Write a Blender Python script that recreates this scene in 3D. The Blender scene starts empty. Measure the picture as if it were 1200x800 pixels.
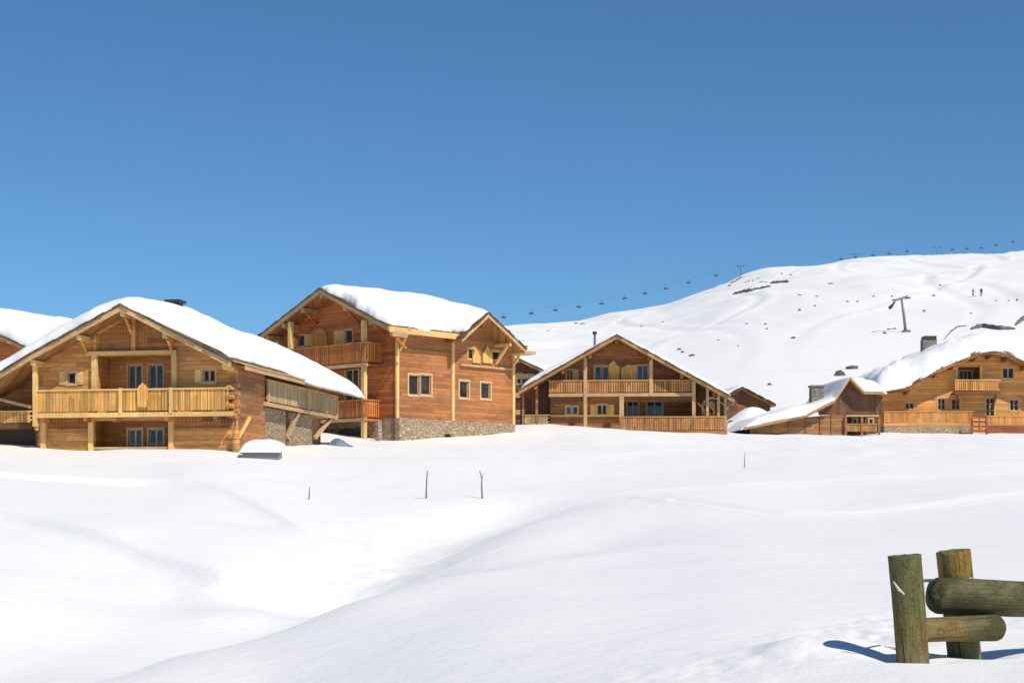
import bpy, bmesh, math, random
import numpy as np
from mathutils import Vector, Matrix, noise as mnoise

random.seed(7)
F = 2000.0            # focal length in reference pixels, used for surveying positions
HZ = 600.0            # horizon row in the survey
sc = bpy.context.scene
COL = sc.collection

# ------------------------------------------------------------------ survey helpers
def at(px, py, Y):
    return Vector(((px - 600) / F * Y, Y, (HZ - py) / F * Y))

class Frame:
    """A building's own axes: x along the front, y into the depth, z up."""
    def __init__(s, px, Y, z0, deg):
        s.o = Vector(((px - 600) / F * Y, Y, z0)); s.a = math.radians(deg)
        s.e = Vector((math.cos(s.a), math.sin(s.a), 0)); s.n = Vector((-math.sin(s.a), math.cos(s.a), 0))
    def f(s, px, py, ly=0.0):
        d = Vector(((px - 600) / F, 1, (HZ - py) / F))
        t = (s.o + s.n * ly).dot(s.n) / d.dot(s.n)
        p = d * t - s.o
        return p.dot(s.e), p.z
    def s(s, px, py, lx=0.0):
        d = Vector(((px - 600) / F, 1, (HZ - py) / F))
        t = (s.o + s.e * lx).dot(s.e) / d.dot(s.e)
        p = d * t - s.o
        return p.dot(s.n), p.z

# ------------------------------------------------------------------ noise
_rng = np.random.RandomState(3)
_perm = np.arange(256); _rng.shuffle(_perm); _perm = np.concatenate([_perm, _perm])
_ang = _rng.rand(256) * 2 * math.pi
_gx, _gy = np.cos(_ang), np.sin(_ang)
def perlin(x, y):
    x = np.asarray(x, float); y = np.asarray(y, float)
    xi = np.floor(x).astype(int); yi = np.floor(y).astype(int)
    xf = x - xi; yf = y - yi
    u = xf * xf * xf * (xf * (xf * 6 - 15) + 10); v = yf * yf * yf * (yf * (yf * 6 - 15) + 10)
    def g(ix, iy, dx, dy):
        h = _perm[_perm[ix & 255] + (iy & 255)]
        return _gx[h] * dx + _gy[h] * dy
    a = g(xi, yi, xf, yf); b = g(xi + 1, yi, xf - 1, yf)
    c = g(xi, yi + 1, xf, yf - 1); d = g(xi + 1, yi + 1, xf - 1, yf - 1)
    return (a * (1 - u) + b * u) * (1 - v) + (c * (1 - u) + d * u) * v
def fbm(x, y, o=4):
    r = 0; k = 1.0
    for i in range(o):
        r = r + perlin(x * 2 ** i + 17.3 * i, y * 2 ** i - 9.1 * i) * k; k *= 0.5
    return r
def sstep(a, b, x):
    t = np.clip((x - a) / (b - a), 0, 1); return t * t * (3 - 2 * t)

# ------------------------------------------------------------------ materials
def nt(name):
    m = bpy.data.materials.new(name); m.use_nodes = True
    N = m.node_tree.nodes; L = m.node_tree.links
    return m, N, L, N['Principled BSDF']
def mixc(N, L, fac, a, b, mode='MIX'):
    n = N.new('ShaderNodeMix'); n.data_type = 'RGBA'; n.blend_type = mode
    def s(i, v):
        if hasattr(v, 'is_linked') or hasattr(v, 'links'): L.new(v, n.inputs[i])
        else: n.inputs[i].default_value = v if i == 0 else (v[0], v[1], v[2], 1)
    s(0, fac); s(6, a); s(7, b)
    return n.outputs[2]
def mth(N, L, op, a, b=None, c=None):
    n = N.new('ShaderNodeMath'); n.operation = op
    for i, v in enumerate((a, b, c)):
        if v is None: continue
        if hasattr(v, 'links'): L.new(v, n.inputs[i])
        else: n.inputs[i].default_value = v
    return n.outputs[0]
def ramp(N, L, fac, stops):
    n = N.new('ShaderNodeValToRGB'); L.new(fac, n.inputs[0])
    e = n.color_ramp.elements
    while len(e) < len(stops): e.new(0.5)
    for i, (p, c) in enumerate(stops):
        e[i].position = p; e[i].color = (c[0], c[1], c[2], 1)
    return n.outputs[0]
def noisen(N, L, vec, scale, detail=4, rough=0.55):
    n = N.new('ShaderNodeTexNoise'); n.inputs['Scale'].default_value = scale
    n.inputs['Detail'].default_value = detail; n.inputs['Roughness'].default_value = rough
    if vec is not None: L.new(vec, n.inputs['Vector'])
    return n.outputs['Fac']
def mapping(N, L, vec, sc_, loc=(0, 0, 0)):
    n = N.new('ShaderNodeMapping'); n.inputs['Scale'].default_value = sc_; n.inputs['Location'].default_value = loc
    L.new(vec, n.inputs['Vector']); return n.outputs[0]

def wood(name, col, dark, axis='h', width=0.2, gap=0.1, gapdark=0.45, rough=0.7, stretch=14, var=0.3, bump=0.5):
    col = (min(.85, col[0] * 1.22), min(.68, col[1] * 1.12), col[2] * .76); dark = (dark[0] * 1.15, dark[1] * 1.05, dark[2] * .74)
    m, N, L, B = nt(name)
    tc = N.new('ShaderNodeTexCoord').outputs['Object']
    sp = N.new('ShaderNodeSeparateXYZ'); L.new(tc, sp.inputs[0])
    hx = mth(N, L, 'ADD', sp.outputs[0], sp.outputs[1])
    if axis == 'h': k, run = sp.outputs[2], hx
    else: k, run = hx, sp.outputs[2]
    q = mth(N, L, 'DIVIDE', k, width)
    row = mth(N, L, 'FLOOR', q); fr = mth(N, L, 'FRACT', q)
    wn = N.new('ShaderNodeTexWhiteNoise'); wn.noise_dimensions = '2D'
    off = N.new('ShaderNodeTexWhiteNoise'); off.noise_dimensions = '1D'; L.new(row, off.inputs['W'])
    seg = mth(N, L, 'FLOOR', mth(N, L, 'ADD', mth(N, L, 'DIVIDE', run, 3.1), mth(N, L, 'MULTIPLY', off.outputs[0], 5)))
    cb = N.new('ShaderNodeCombineXYZ'); L.new(row, cb.inputs[0]); L.new(seg, cb.inputs[1]); L.new(cb.outputs[0], wn.inputs['Vector'])
    vec = N.new('ShaderNodeCombineXYZ')
    L.new(mth(N, L, 'MULTIPLY', k, stretch), vec.inputs[0]); L.new(mth(N, L, 'ADD', run, mth(N, L, 'MULTIPLY', row, 3.7)), vec.inputs[1])
    g = noisen(N, L, vec.outputs[0], 1.3, 5, 0.6)
    patch = noisen(N, L, tc, 0.45, 3, 0.6)
    c = mixc(N, L, ramp(N, L, g, [(0.32, (0, 0, 0)), (0.68, (1, 1, 1))]), dark, col)
    v = mth(N, L, 'MULTIPLY_ADD', wn.outputs[0], var * 2, 1 - var)
    v = mth(N, L, 'MULTIPLY', v, mth(N, L, 'MULTIPLY_ADD', patch, 0.7, 0.65))
    wx = noisen(N, L, mapping(N, L, tc, (.5, .5, 1.1), (8, 3, 1)), 1.1, 5, 0.65)
    gv = (col[0] * .25 + .11, col[0] * .22 + .09, col[0] * .18 + .07)
    c = mixc(N, L, ramp(N, L, wx, [(0.5, (0, 0, 0)), (0.75, (.32, .32, .32))]), c, gv)
    kn = N.new('ShaderNodeTexVoronoi'); kn.inputs['Scale'].default_value = 1.6; L.new(mapping(N, L, tc, (1, 1, 2.3)), kn.inputs['Vector'])
    c = mixc(N, L, ramp(N, L, kn.outputs['Distance'], [(0.05, (.8, .8, .8)), (0.09, (0, 0, 0))]), c, (dark[0] * .35, dark[1] * .3, dark[2] * .3))
    vm = N.new('ShaderNodeVectorMath'); vm.operation = 'SCALE'; L.new(c, vm.inputs[0]); L.new(v, vm.inputs['Scale'])
    e = mth(N, L, 'MINIMUM', fr, mth(N, L, 'SUBTRACT', 1.0, fr))
    gm = mth(N, L, 'LESS_THAN', e, gap / 2)
    out = mixc(N, L, mth(N, L, 'MULTIPLY', gm, gapdark), vm.outputs[0], (dark[0] * .25, dark[1] * .22, dark[2] * .2))
    L.new(out, B.inputs['Base Color']); B.inputs['Roughness'].default_value = rough
    h = mth(N, L, 'ADD', mth(N, L, 'MULTIPLY', mth(N, L, 'MINIMUM', e, 0.12), 4), mth(N, L, 'MULTIPLY', g, 0.35))
    bp = N.new('ShaderNodeBump'); bp.inputs['Strength'].default_value = bump; bp.inputs['Distance'].default_value = 0.03
    L.new(h, bp.inputs['Height']); L.new(bp.outputs[0], B.inputs['Normal'])
    return m

def stone(name, cols, scale=3.2, mortar=(0.16, 0.13, 0.10)):
    m, N, L, B = nt(name)
    tc = N.new('ShaderNodeTexCoord').outputs['Object']
    dis = N.new('ShaderNodeTexNoise'); dis.inputs['Scale'].default_value = 3; L.new(tc, dis.inputs['Vector'])
    ad = N.new('ShaderNodeVectorMath'); ad.operation = 'MULTIPLY_ADD'; L.new(dis.outputs['Color'], ad.inputs[0]); ad.inputs[1].default_value = (.25, .25, .25); L.new(tc, ad.inputs[2])
    mp = mapping(N, L, ad.outputs[0], (1, 1, 1.7))
    v1 = N.new('ShaderNodeTexVoronoi'); v1.inputs['Scale'].default_value = scale; L.new(mp, v1.inputs['Vector'])
    v2 = N.new('ShaderNodeTexVoronoi'); v2.feature = 'DISTANCE_TO_EDGE'; v2.inputs['Scale'].default_value = scale; L.new(mp, v2.inputs['Vector'])
    sp = N.new('ShaderNodeSeparateColor'); L.new(v1.outputs['Color'], sp.inputs[0])
    c = ramp(N, L, sp.outputs[0], [(i / (len(cols) - 1), q) for i, q in enumerate(cols)])
    c = mixc(N, L, 0.35, c, ramp(N, L, noisen(N, L, tc, 9, 4), [(0.3, (.12, .1, .08)), (0.7, (.5, .42, .33))]))
    ed = ramp(N, L, v2.outputs['Distance'], [(0.02, (0, 0, 0)), (0.09, (1, 1, 1))])
    out = mixc(N, L, ed, mortar, c)
    L.new(out, B.inputs['Base Color']); B.inputs['Roughness'].default_value = 0.9
    bp = N.new('ShaderNodeBump'); bp.inputs['Strength'].default_value = 0.8; bp.inputs['Distance'].default_value = 0.05
    L.new(ed, bp.inputs['Height']); L.new(bp.outputs[0], B.inputs['Normal'])
    return m

def snow_mat(name, big=1.0, col=(0.90, 0.89, 0.872), s1=6.0, s2=60.0, d1=0.05, strength=0.5):
    m, N, L, B = nt(name)
    tc = N.new('ShaderNodeTexCoord').outputs['Object']
    n1 = noisen(N, L, tc, s1 * big, 5, 0.6); n2 = noisen(N, L, tc, s2 * big, 3, 0.6)
    h = mth(N, L, 'ADD', n1, mth(N, L, 'MULTIPLY', n2, 0.15))
    bp = N.new('ShaderNodeBump'); bp.inputs['Strength'].default_value = strength; bp.inputs['Distance'].default_value = d1
    L.new(h, bp.inputs['Height']); L.new(bp.outputs[0], B.inputs['Normal'])
    n3 = noisen(N, L, tc, 0.25 * big, 4, 0.6)
    c = mixc(N, L, n3, (col[0] * .965, col[1] * .97, col[2] * .98), col)
    L.new(c, B.inputs['Base Color']); B.inputs['Roughness'].default_value = 0.62
    B.inputs['Specular IOR Level'].default_value = 0.25
    return m

def plain(name, col, rough=0.6, metal=0.0, var=0.25, scale=4.0, bump=0.2):
    m, N, L, B = nt(name)
    tc = N.new('ShaderNodeTexCoord').outputs['Object']
    n = noisen(N, L, tc, scale, 5, 0.65)
    c = ramp(N, L, n, [(0.3, tuple(x * (1 - var) for x in col)), (0.7, tuple(min(1, x * (1 + var)) for x in col))])
    L.new(c, B.inputs['Base Color']); B.inputs['Roughness'].default_value = rough; B.inputs['Metallic'].default_value = metal
    bp = N.new('ShaderNodeBump'); bp.inputs['Strength'].default_value = bump; bp.inputs['Distance'].default_value = 0.03
    L.new(n, bp.inputs['Height']); L.new(bp.outputs[0], B.inputs['Normal'])
    return m

def glass_mat(name, col=(0.03, 0.045, 0.06)):
    m, N, L, B = nt(name)
    tc = N.new('ShaderNodeTexCoord').outputs['Object']
    n = noisen(N, L, tc, 1.3, 2, 0.5)
    c = ramp(N, L, n, [(0.35, tuple(x * .5 for x in col)), (0.65, tuple(x * 1.8 for x in col))])
    L.new(c, B.inputs['Base Color']); B.inputs['Roughness'].default_value = 0.08
    B.inputs['Specular IOR Level'].default_value = 0.7
    return m

def log_mat(name, stops, streak=(0.10, 0.10, 0.045)):
    """weathered round log, grain along local Z, stain, light and shade painted along its length"""
    m, N, L, B = nt(name)
    tc = N.new('ShaderNodeTexCoord').outputs['Object']
    sp = N.new('ShaderNodeSeparateXYZ'); L.new(tc, sp.inputs[0])
    grain = noisen(N, L, mapping(N, L, tc, (58, 58, 2.6)), 1.0, 7, 0.72)
    crack = noisen(N, L, mapping(N, L, tc, (34, 34, 1.5), (3, 1, 2)), 1.0, 4, 0.55)
    blot = noisen(N, L, mapping(N, L, tc, (1, 1, .55), (5, 5, 5)), 7.0, 4, 0.6)
    zz = mth(N, L, 'ADD', sp.outputs[2], mth(N, L, 'MULTIPLY_ADD', blot, 0.5, -0.25))
    base = ramp(N, L, zz, stops)
    c = mixc(N, L, ramp(N, L, grain, [(0.38, (.9, .9, .9)), (0.58, (0, 0, 0))]), base, streak)
    fine = noisen(N, L, tc, 45, 4, 0.7)
    c = mixc(N, L, ramp(N, L, fine, [(0.52, (0, 0, 0)), (0.62, (.6, .6, .6))]), c, (0.055, 0.05, 0.025))
    hs = N.new('ShaderNodeHueSaturation'); hs.inputs['Value'].default_value = .9; hs.inputs['Saturation'].default_value = 1.08; L.new(c, hs.inputs['Color']); c = hs.outputs[0]
    c = mixc(N, L, ramp(N, L, blot, [(0.5, (0, 0, 0)), (0.72, (.55, .55, .55))]), c, (0.30, 0.29, 0.17))
    ck = ramp(N, L, crack, [(0.32, (1, 1, 1)), (0.36, (0, 0, 0))])
    c = mixc(N, L, mth(N, L, 'MULTIPLY', ck, 0.8), c, (0.03, 0.025, 0.015))
    L.new(c, B.inputs['Base Color']); B.inputs['Roughness'].default_value = 0.85
    B.inputs['Specular IOR Level'].default_value = 0.15
    h = mth(N, L, 'SUBTRACT', mth(N, L, 'ADD', mth(N, L, 'MULTIPLY', grain, 1.6), mth(N, L, 'MULTIPLY', fine, .5)), ck)
    bp = N.new('ShaderNodeBump'); bp.inputs['Strength'].default_value = 1.0; bp.inputs['Distance'].default_value = 0.012
    L.new(h, bp.inputs['Height']); L.new(bp.outputs[0], B.inputs['Normal'])
    return m

M = {}
M['snow'] = snow_mat('snow_ground', s1=2.2, s2=26, d1=0.04, strength=0.8)
M['hill'] = snow_mat('snow_hill', s1=0.05, s2=0.5, d1=1.0, strength=0.5)
M['rsnow'] = snow_mat('snow_roof', s1=1.8, s2=9, d1=0.06, strength=0.5)
honey, honeyd = (0.62, 0.325, 0.125), (0.36, 0.165, 0.06)
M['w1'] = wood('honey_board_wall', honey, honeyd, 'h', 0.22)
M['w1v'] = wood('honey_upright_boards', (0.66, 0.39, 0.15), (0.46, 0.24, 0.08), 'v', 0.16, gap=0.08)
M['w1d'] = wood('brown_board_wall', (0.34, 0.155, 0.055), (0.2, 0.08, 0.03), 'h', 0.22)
M['pale'] = wood('pale_planed_beam', (0.74, 0.52, 0.27), (0.58, 0.36, 0.16), 'v', 2.7, gap=0, var=0.12)
M['verge'] = wood('pinkish_verge_board', (0.50, 0.36, 0.25), (0.36, 0.23, 0.15), 'h', 2.7, gap=0, var=0.15)
M['soffit'] = wood('brown_roof_boards', (0.36, 0.19, 0.08), (0.22, 0.10, 0.04), 'v', 0.18, gap=0.12)
M['edge3'] = wood('brown_verge_board', (0.40, 0.25, 0.15), (0.26, 0.15, 0.085), 'h', 2.7, gap=0, var=0.15)
M['lowb'] = wood('dull_brown_board_wall', (0.30, 0.165, 0.08), (0.17, 0.085, 0.04), 'h', 0.24, var=0.35)
M['dark'] = wood('dark_roof_edge', (0.12, 0.075, 0.045), (0.06, 0.035, 0.02), 'h', 0.12)
M['grey'] = wood('weathered_grey_boards', (0.42, 0.33, 0.235), (0.29, 0.215, 0.145), 'v', 0.17, gap=0.14)
M['w2'] = wood('red_brown_board_wall', (0.41, 0.175, 0.075), (0.27, 0.10, 0.042), 'h', 0.24, var=0.22)
M['w2f'] = wood('reddish_board_wall', (0.50, 0.155, 0.04), (0.30, 0.085, 0.022), 'h', 0.24, var=0.3)
M['w2r'] = wood('reddish_balustrade', (0.54, 0.20, 0.055), (0.36, 0.12, 0.035), 'v', 0.18, var=0.3)
M['w3'] = wood('tawny_board_wall', (0.30, 0.135, 0.06), (0.17, 0.07, 0.032), 'h', 0.24, var=0.35)
M['w3v'] = wood('tawny_balustrade', (0.44, 0.23, 0.10), (0.27, 0.125, 0.055), 'v', 0.18, var=0.35)
M['w4'] = wood('orange_board_wall', (0.74, 0.38, 0.145), (0.54, 0.25, 0.085), 'h', 0.26, var=0.22)
M['w4v'] = wood('orange_balustrade', (0.60, 0.30, 0.10), (0.42, 0.18, 0.06), 'v', 0.2, var=0.3)
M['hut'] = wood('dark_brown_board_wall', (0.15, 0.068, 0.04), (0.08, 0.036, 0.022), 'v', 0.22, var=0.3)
M['yel'] = wood('yellow_shutter_wood', (0.74, 0.47, 0.17), (0.58, 0.33, 0.10), 'v', 0.14, gap=0.1, var=0.15)
M['org'] = wood('orange_shutter_wood', (0.62, 0.27, 0.06), (0.46, 0.17, 0.04), 'v', 0.14, gap=0.1, var=0.15)
M['redw'] = wood('dark_red_crate_wood', (0.26, 0.085, 0.04), (0.16, 0.05, 0.025), 'h', 0.3, gap=0.2)
M['stone'] = stone('brown_rubble_stone', [(.26, .16, .08), (.44, .29, .14), (.36, .27, .16), (.52, .37, .2)], 2.6, (.2, .13, .07))
M['stone2'] = stone('pale_rubble_stone', [(.34, .22, .12), (.54, .38, .22), (.44, .33, .21), (.62, .46, .29)], 3.4, (.27, .18, .1))
M['chim'] = stone('grey_green_chimney_stone', [(.16, .17, .13), (.26, .26, .2), (.2, .22, .19)], 3)
M['glass'] = glass_mat('window_glass', (0.035, 0.026, 0.02)); M['glass'].node_tree.nodes['Principled BSDF'].inputs['Specular IOR Level'].default_value = .25
M['glassb'] = glass_mat('blue_window_glass', (0.022, 0.042, 0.065))
M['frame'] = plain('pale_window_frame', (0.60, 0.42, 0.22), 0.6, var=0.12)
M['rock'] = plain('dark_rock', (0.11, 0.10, 0.088), 0.95, var=0.6, scale=0.4, bump=1)
M['rockg'] = plain('grey_rock_ledge', (0.14, 0.135, 0.135), 0.95, var=0.3, scale=0.6, bump=0.6)
M['steel'] = plain('grey_galvanised_steel', (0.22, 0.22, 0.22), 0.5, 0.3, var=0.2)
M['cable'] = plain('dark_steel_cable', (0.05, 0.05, 0.055), 0.6)
M['chair'] = plain('dark_chair_paint', (0.05, 0.07, 0.09), 0.6)
M['stick'] = plain('weathered_stick_bark', (0.24, 0.225, 0.21), 0.9, var=0.4, scale=8)
M['sheet'] = plain('grey_painted_sheet', (0.25, 0.235, 0.25), 0.7, var=0.12, scale=1.5)
M['blue_heap'] = plain('heap_blue_grey', (0.13, 0.20, 0.27), 0.55, var=0.3, scale=2.5)
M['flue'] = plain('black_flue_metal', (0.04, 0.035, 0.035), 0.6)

# ------------------------------------------------------------------ mesh builder
class MB:
    def __init__(s): s.v = []; s.f = []
    def poly(s, vs, fs):
        o = len(s.v); s.v += [tuple(p) for p in vs]; s.f += [tuple(i + o for i in f) for f in fs]; return s
    def box(s, x0, x1, y0, y1, z0, z1):
        x0, x1 = sorted((x0, x1)); y0, y1 = sorted((y0, y1)); z0, z1 = sorted((z0, z1))
        return s.poly([(x0,y0,z0),(x1,y0,z0),(x1,y1,z0),(x0,y1,z0),(x0,y0,z1),(x1,y0,z1),(x1,y1,z1),(x0,y1,z1)],
                      [(0,3,2,1),(4,5,6,7),(0,1,5,4),(1,2,6,5),(2,3,7,6),(3,0,4,7)])
    def prism(s, a, b):
        """solid between two matching polygons"""
        n = len(a)
        return s.poly(list(a) + list(b), [tuple(range(n - 1, -1, -1)), tuple(range(n, 2 * n))] +
                      [(i, (i + 1) % n, (i + 1) % n + n, i + n) for i in range(n)])
    def beam(s, p0, p1, w, h, up=(0, 0, 1)):
        p0 = Vector(p0); p1 = Vector(p1); d = (p1 - p0).normalized(); up = Vector(up)
        x = d.cross(up).normalized(); z = x.cross(d).normalized()
        c = lambda p: [p + x * w / 2 * a + z * h / 2 * b for a, b in ((-1,-1),(1,-1),(1,1),(-1,1))]
        return s.prism(c(p0), c(p1))
    def tube(s, pts, r, n=8):
        pts = [Vector(p) for p in pts]; rr = r if isinstance(r, (list, tuple)) else [r] * len(pts)
        rings = []
        for i, p in enumerate(pts):
            d = (pts[min(i + 1, len(pts) - 1)] - pts[max(i - 1, 0)]).normalized()
            u = Vector((0, 0, 1)) if abs(d.z) < 0.9 else Vector((1, 0, 0))
            x = d.cross(u).normalized(); y = x.cross(d)
            rings.append([p + x * rr[i] * math.cos(2*math.pi*k/n) + y * rr[i] * math.sin(2*math.pi*k/n) for k in range(n)])
        o = len(s.v)
        for g in rings: s.v += [tuple(q) for q in g]
        for i in range(len(rings) - 1):
            for k in range(n):
                s.f.append((o+i*n+k, o+i*n+(k+1)%n, o+(i+1)*n+(k+1)%n, o+(i+1)*n+k))
        s.f.append(tuple(o + k for k in range(n - 1, -1, -1))); s.f.append(tuple(o + (len(rings)-1)*n + k for k in range(n)))
        return s
    def build(s, name, mat, parent=None, smooth=False, loc=None):
        me = bpy.data.meshes.new(name); me.from_pydata(s.v, [], s.f)
        bm = bmesh.new(); bm.from_mesh(me); bmesh.ops.recalc_face_normals(bm, faces=bm.faces); bm.to_mesh(me); bm.free()
        me.materials.append(mat)
        if smooth: me.polygons.foreach_set('use_smooth', [True] * len(me.polygons))
        o = bpy.data.objects.new(name, me); COL.objects.link(o)
        if parent: o.parent = parent
        if loc is not None: o.location = loc
        return o

def tag(o, label=None, cat=None, group=None, kind=None):
    if label: o['label'] = label
    if cat: o['category'] = cat
    if group: o['group'] = group
    if kind: o['kind'] = kind
    return o
def empty(name, loc, rz=0):
    o = bpy.data.objects.new(name, None); COL.objects.link(o); o.location = loc; o.rotation_euler = (0, 0, rz)
    o.empty_display_size = 0.5
    return o
def copy_thing(root, loc, rz=None):
    r = root.copy(); COL.objects.link(r); r.location = loc
    if rz is not None: r.rotation_euler = (0, 0, rz)
    for ch in root.children:
        c = ch.copy(); COL.objects.link(c); c.parent = r
        for g in ch.children:
            d = g.copy(); COL.objects.link(d); d.parent = c
    return r

# ------------------------------------------------------------------ terrain
def P(px, py, Y): return ((px - 600) / F, Y, (HZ - py) / F * Y)
def Z(px, z, Y): return ((px - 600) / F, Y, z)
CTRL = []
for px in (-500, 0, 300, 600, 900, 1200, 1700): CTRL.append(Z(px, -1.27 + 0.00042 * (px - 600), 7.0))
CTRL += [P(60,806,19),P(60,832,22),P(200,765,21),P(200,786,25),P(310,741,22),P(310,766,26),P(400,709,24),P(400,729,28),
 P(500,680,27),P(500,693,31),P(600,660,31),P(600,665,36),P(700,646,35),P(700,642,41),
 P(300,800,17),P(450,800,14.8),P(600,800,13),P(800,800,11.4),P(1000,800,10.4),P(1200,797,10.0),
 P(400,750,18.5),P(500,740,17.6),P(600,725,17.5),P(500,705,22),P(600,690,22.5),P(600,672,27),P(700,700,20.5),P(700,665,28),P(750,735,16),
 P(850,760,13.4),P(1068,774,11.4),P(1132,767,12.1),P(1000,700,18),P(1000,655,26),P(1000,618,40),P(1200,700,17.0),P(1200,645,26),P(1200,605,39),
 P(850,700,18.5),P(850,650,28),P(850,622,40),
 # left basin
 P(0,606,48),P(0,640,42),P(0,700,34),P(0,760,30),P(0,800,27),P(-300,640,42),P(-300,740,29),P(-300,820,22),
 P(100,640,43),P(100,700,36),P(100,765,30),P(200,690,38),P(200,745,32),P(300,715,35),P(300,738,33),P(60,800,26),
 # tongue
 P(0,588,52),P(130,622,45),P(250,665,39),P(360,705,37),P(100,580,58),P(200,600,52),P(300,640,45),P(200,565,64),P(300,590,57),
 P(380,660,42),P(420,690,38),P(440,655,42),P(470,640,45),
 # gully up to the plateau
 P(500,650,41),P(500,618,50),P(500,588,60),P(560,640,42),P(560,612,50),P(560,585,60),P(420,620,52),P(420,590,60),P(400,560,70),P(500,560,70),
 P(640,618,46),P(640,590,57),P(700,606,48),P(700,578,60),P(850,594,50),P(850,568,63),P(1000,585,54),P(1000,560,66),P(1200,573,54),P(1200,549,70),
 P(1500,600,40),P(1500,560,66),P(1500,640,26),P(1600,720,15),P(1500,510,140),P(1500,530,95),
 # plateau
 P(0,551,67),P(220,550,66),P(0,538,75),P(150,538,75),P(270,538,75),P(340,545,74),P(450,540,78),P(600,548,76),P(700,552,76),P(850,546,78),
 P(-300,550,67),P(-300,530,80),P(-300,505,125),P(0,523.5,82),P(150,528.5,79.5),P(275,530,79),P(330,525,88),P(380,523,95),P(450,519,106),P(600,515.5,112),
 P(520,530,88),P(700,525,95),P(1000,532,88),P(1200,530,90),P(1000,516,118),P(1200,515,118),P(850,518,112),P(850,508,126),
 P(640,498,126),P(740,504,126.5),P(900,509,140),P(1030,508,146),P(1200,508,147),P(610,497,140),
 P(0,500,125),P(400,500,125),P(200,505,110)]
for px, z in ((-800, 10), (-300, 10), (0, 10), (300, 9.5), (600, 9.2), (900, 9.5), (1200, 10), (1600, 10.5), (2200, 11)):
    CTRL.append(Z(px, z, 185)); CTRL.append(Z(px, z + 4, 240))
C_ = np.array(CTRL)
def warp(t, Y): return np.stack([np.clip(t, -1.1, 1.1) * 3.2, np.log(np.maximum(Y, 7.0)) * 1.25], -1)
_cp = warp(C_[:, 0], C_[:, 1])
def tpsk(r2): return 0.5 * r2 * np.log(r2 + 1e-12)
_n = len(C_)
_K = tpsk(((_cp[:, None] - _cp[None]) ** 2).sum(-1)) + np.eye(_n) * 0.0008
_A = np.zeros((_n + 3, _n + 3)); _A[:_n, :_n] = _K; _A[:_n, _n] = 1; _A[:_n, _n+1:] = _cp; _A[_n, :_n] = 1; _A[_n+1:, :_n] = _cp.T
_w = np.linalg.solve(_A, np.concatenate([C_[:, 2], np.zeros(3)]))

def polyd(x, y, pts):
    """signed distance to polyline (positive on its right hand side)"""
    best = np.full(x.shape, 1e9); sg = np.zeros(x.shape); al = np.zeros(x.shape); L0 = 0
    for (ax, ay), (bx, by) in zip(pts[:-1], pts[1:]):
        dx, dy = bx - ax, by - ay; l2 = dx * dx + dy * dy
        t = np.clip(((x - ax) * dx + (y - ay) * dy) / l2, 0, 1)
        qx, qy = x - ax - t * dx, y - ay - t * dy
        d = np.hypot(qx, qy); s = (qx * dy - qy * dx)
        m = d < best; best = np.where(m, d, best); sg = np.where(m, np.sign(s), sg); al = np.where(m, L0 + t * math.sqrt(l2), al)
        L0 += math.sqrt(l2)
    return best * sg, al, L0
def dense(pp):
    """smooth a polyline given as survey points"""
    q = [((px - 600) / F * Y, Y) for px, Y in pp]
    for _ in range(2):
        r = [q[0]]
        for a, b in zip(q[:-1], q[1:]):
            r += [(a[0]*.75+b[0]*.25, a[1]*.75+b[1]*.25), (a[0]*.25+b[0]*.75, a[1]*.25+b[1]*.75)]
        r.append(q[-1]); q = r
    return q
SC1 = dense([(-150, 56), (0, 51), (130, 44.5), (250, 39.5), (375, 36)])
SC2 = dense([(-150, 67), (0, 66), (110, 66), (220, 65), (300, 58), (370, 50)])
SC3 = dense([(530, 57), (620, 57), (700, 60), (900, 64), (1100, 68), (1400, 71)])
GUL = dense([(375, 34), (425, 40), (470, 45), (520, 51), (590, 58), (680, 63)])
TR1 = dense([(760, 57), (850, 50), (920, 47), (990, 46.5), (1100, 50), (1260, 54)])
TR2 = dense([(790, 53), (860, 48.5), (930, 45), (1010, 44.5), (1120, 48), (1260, 51)])
FT1 = dense([(780, 11.5), (900, 12.2), (990, 13.2), (1050, 14.2), (1150, 15.5), (1260, 16)])
MOUNDS = [((884 - 600) / F * 150, 150, 2.2, 2.6, 3.4), ((640-600)/F*132, 133, .4, 2, 2)]
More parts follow.
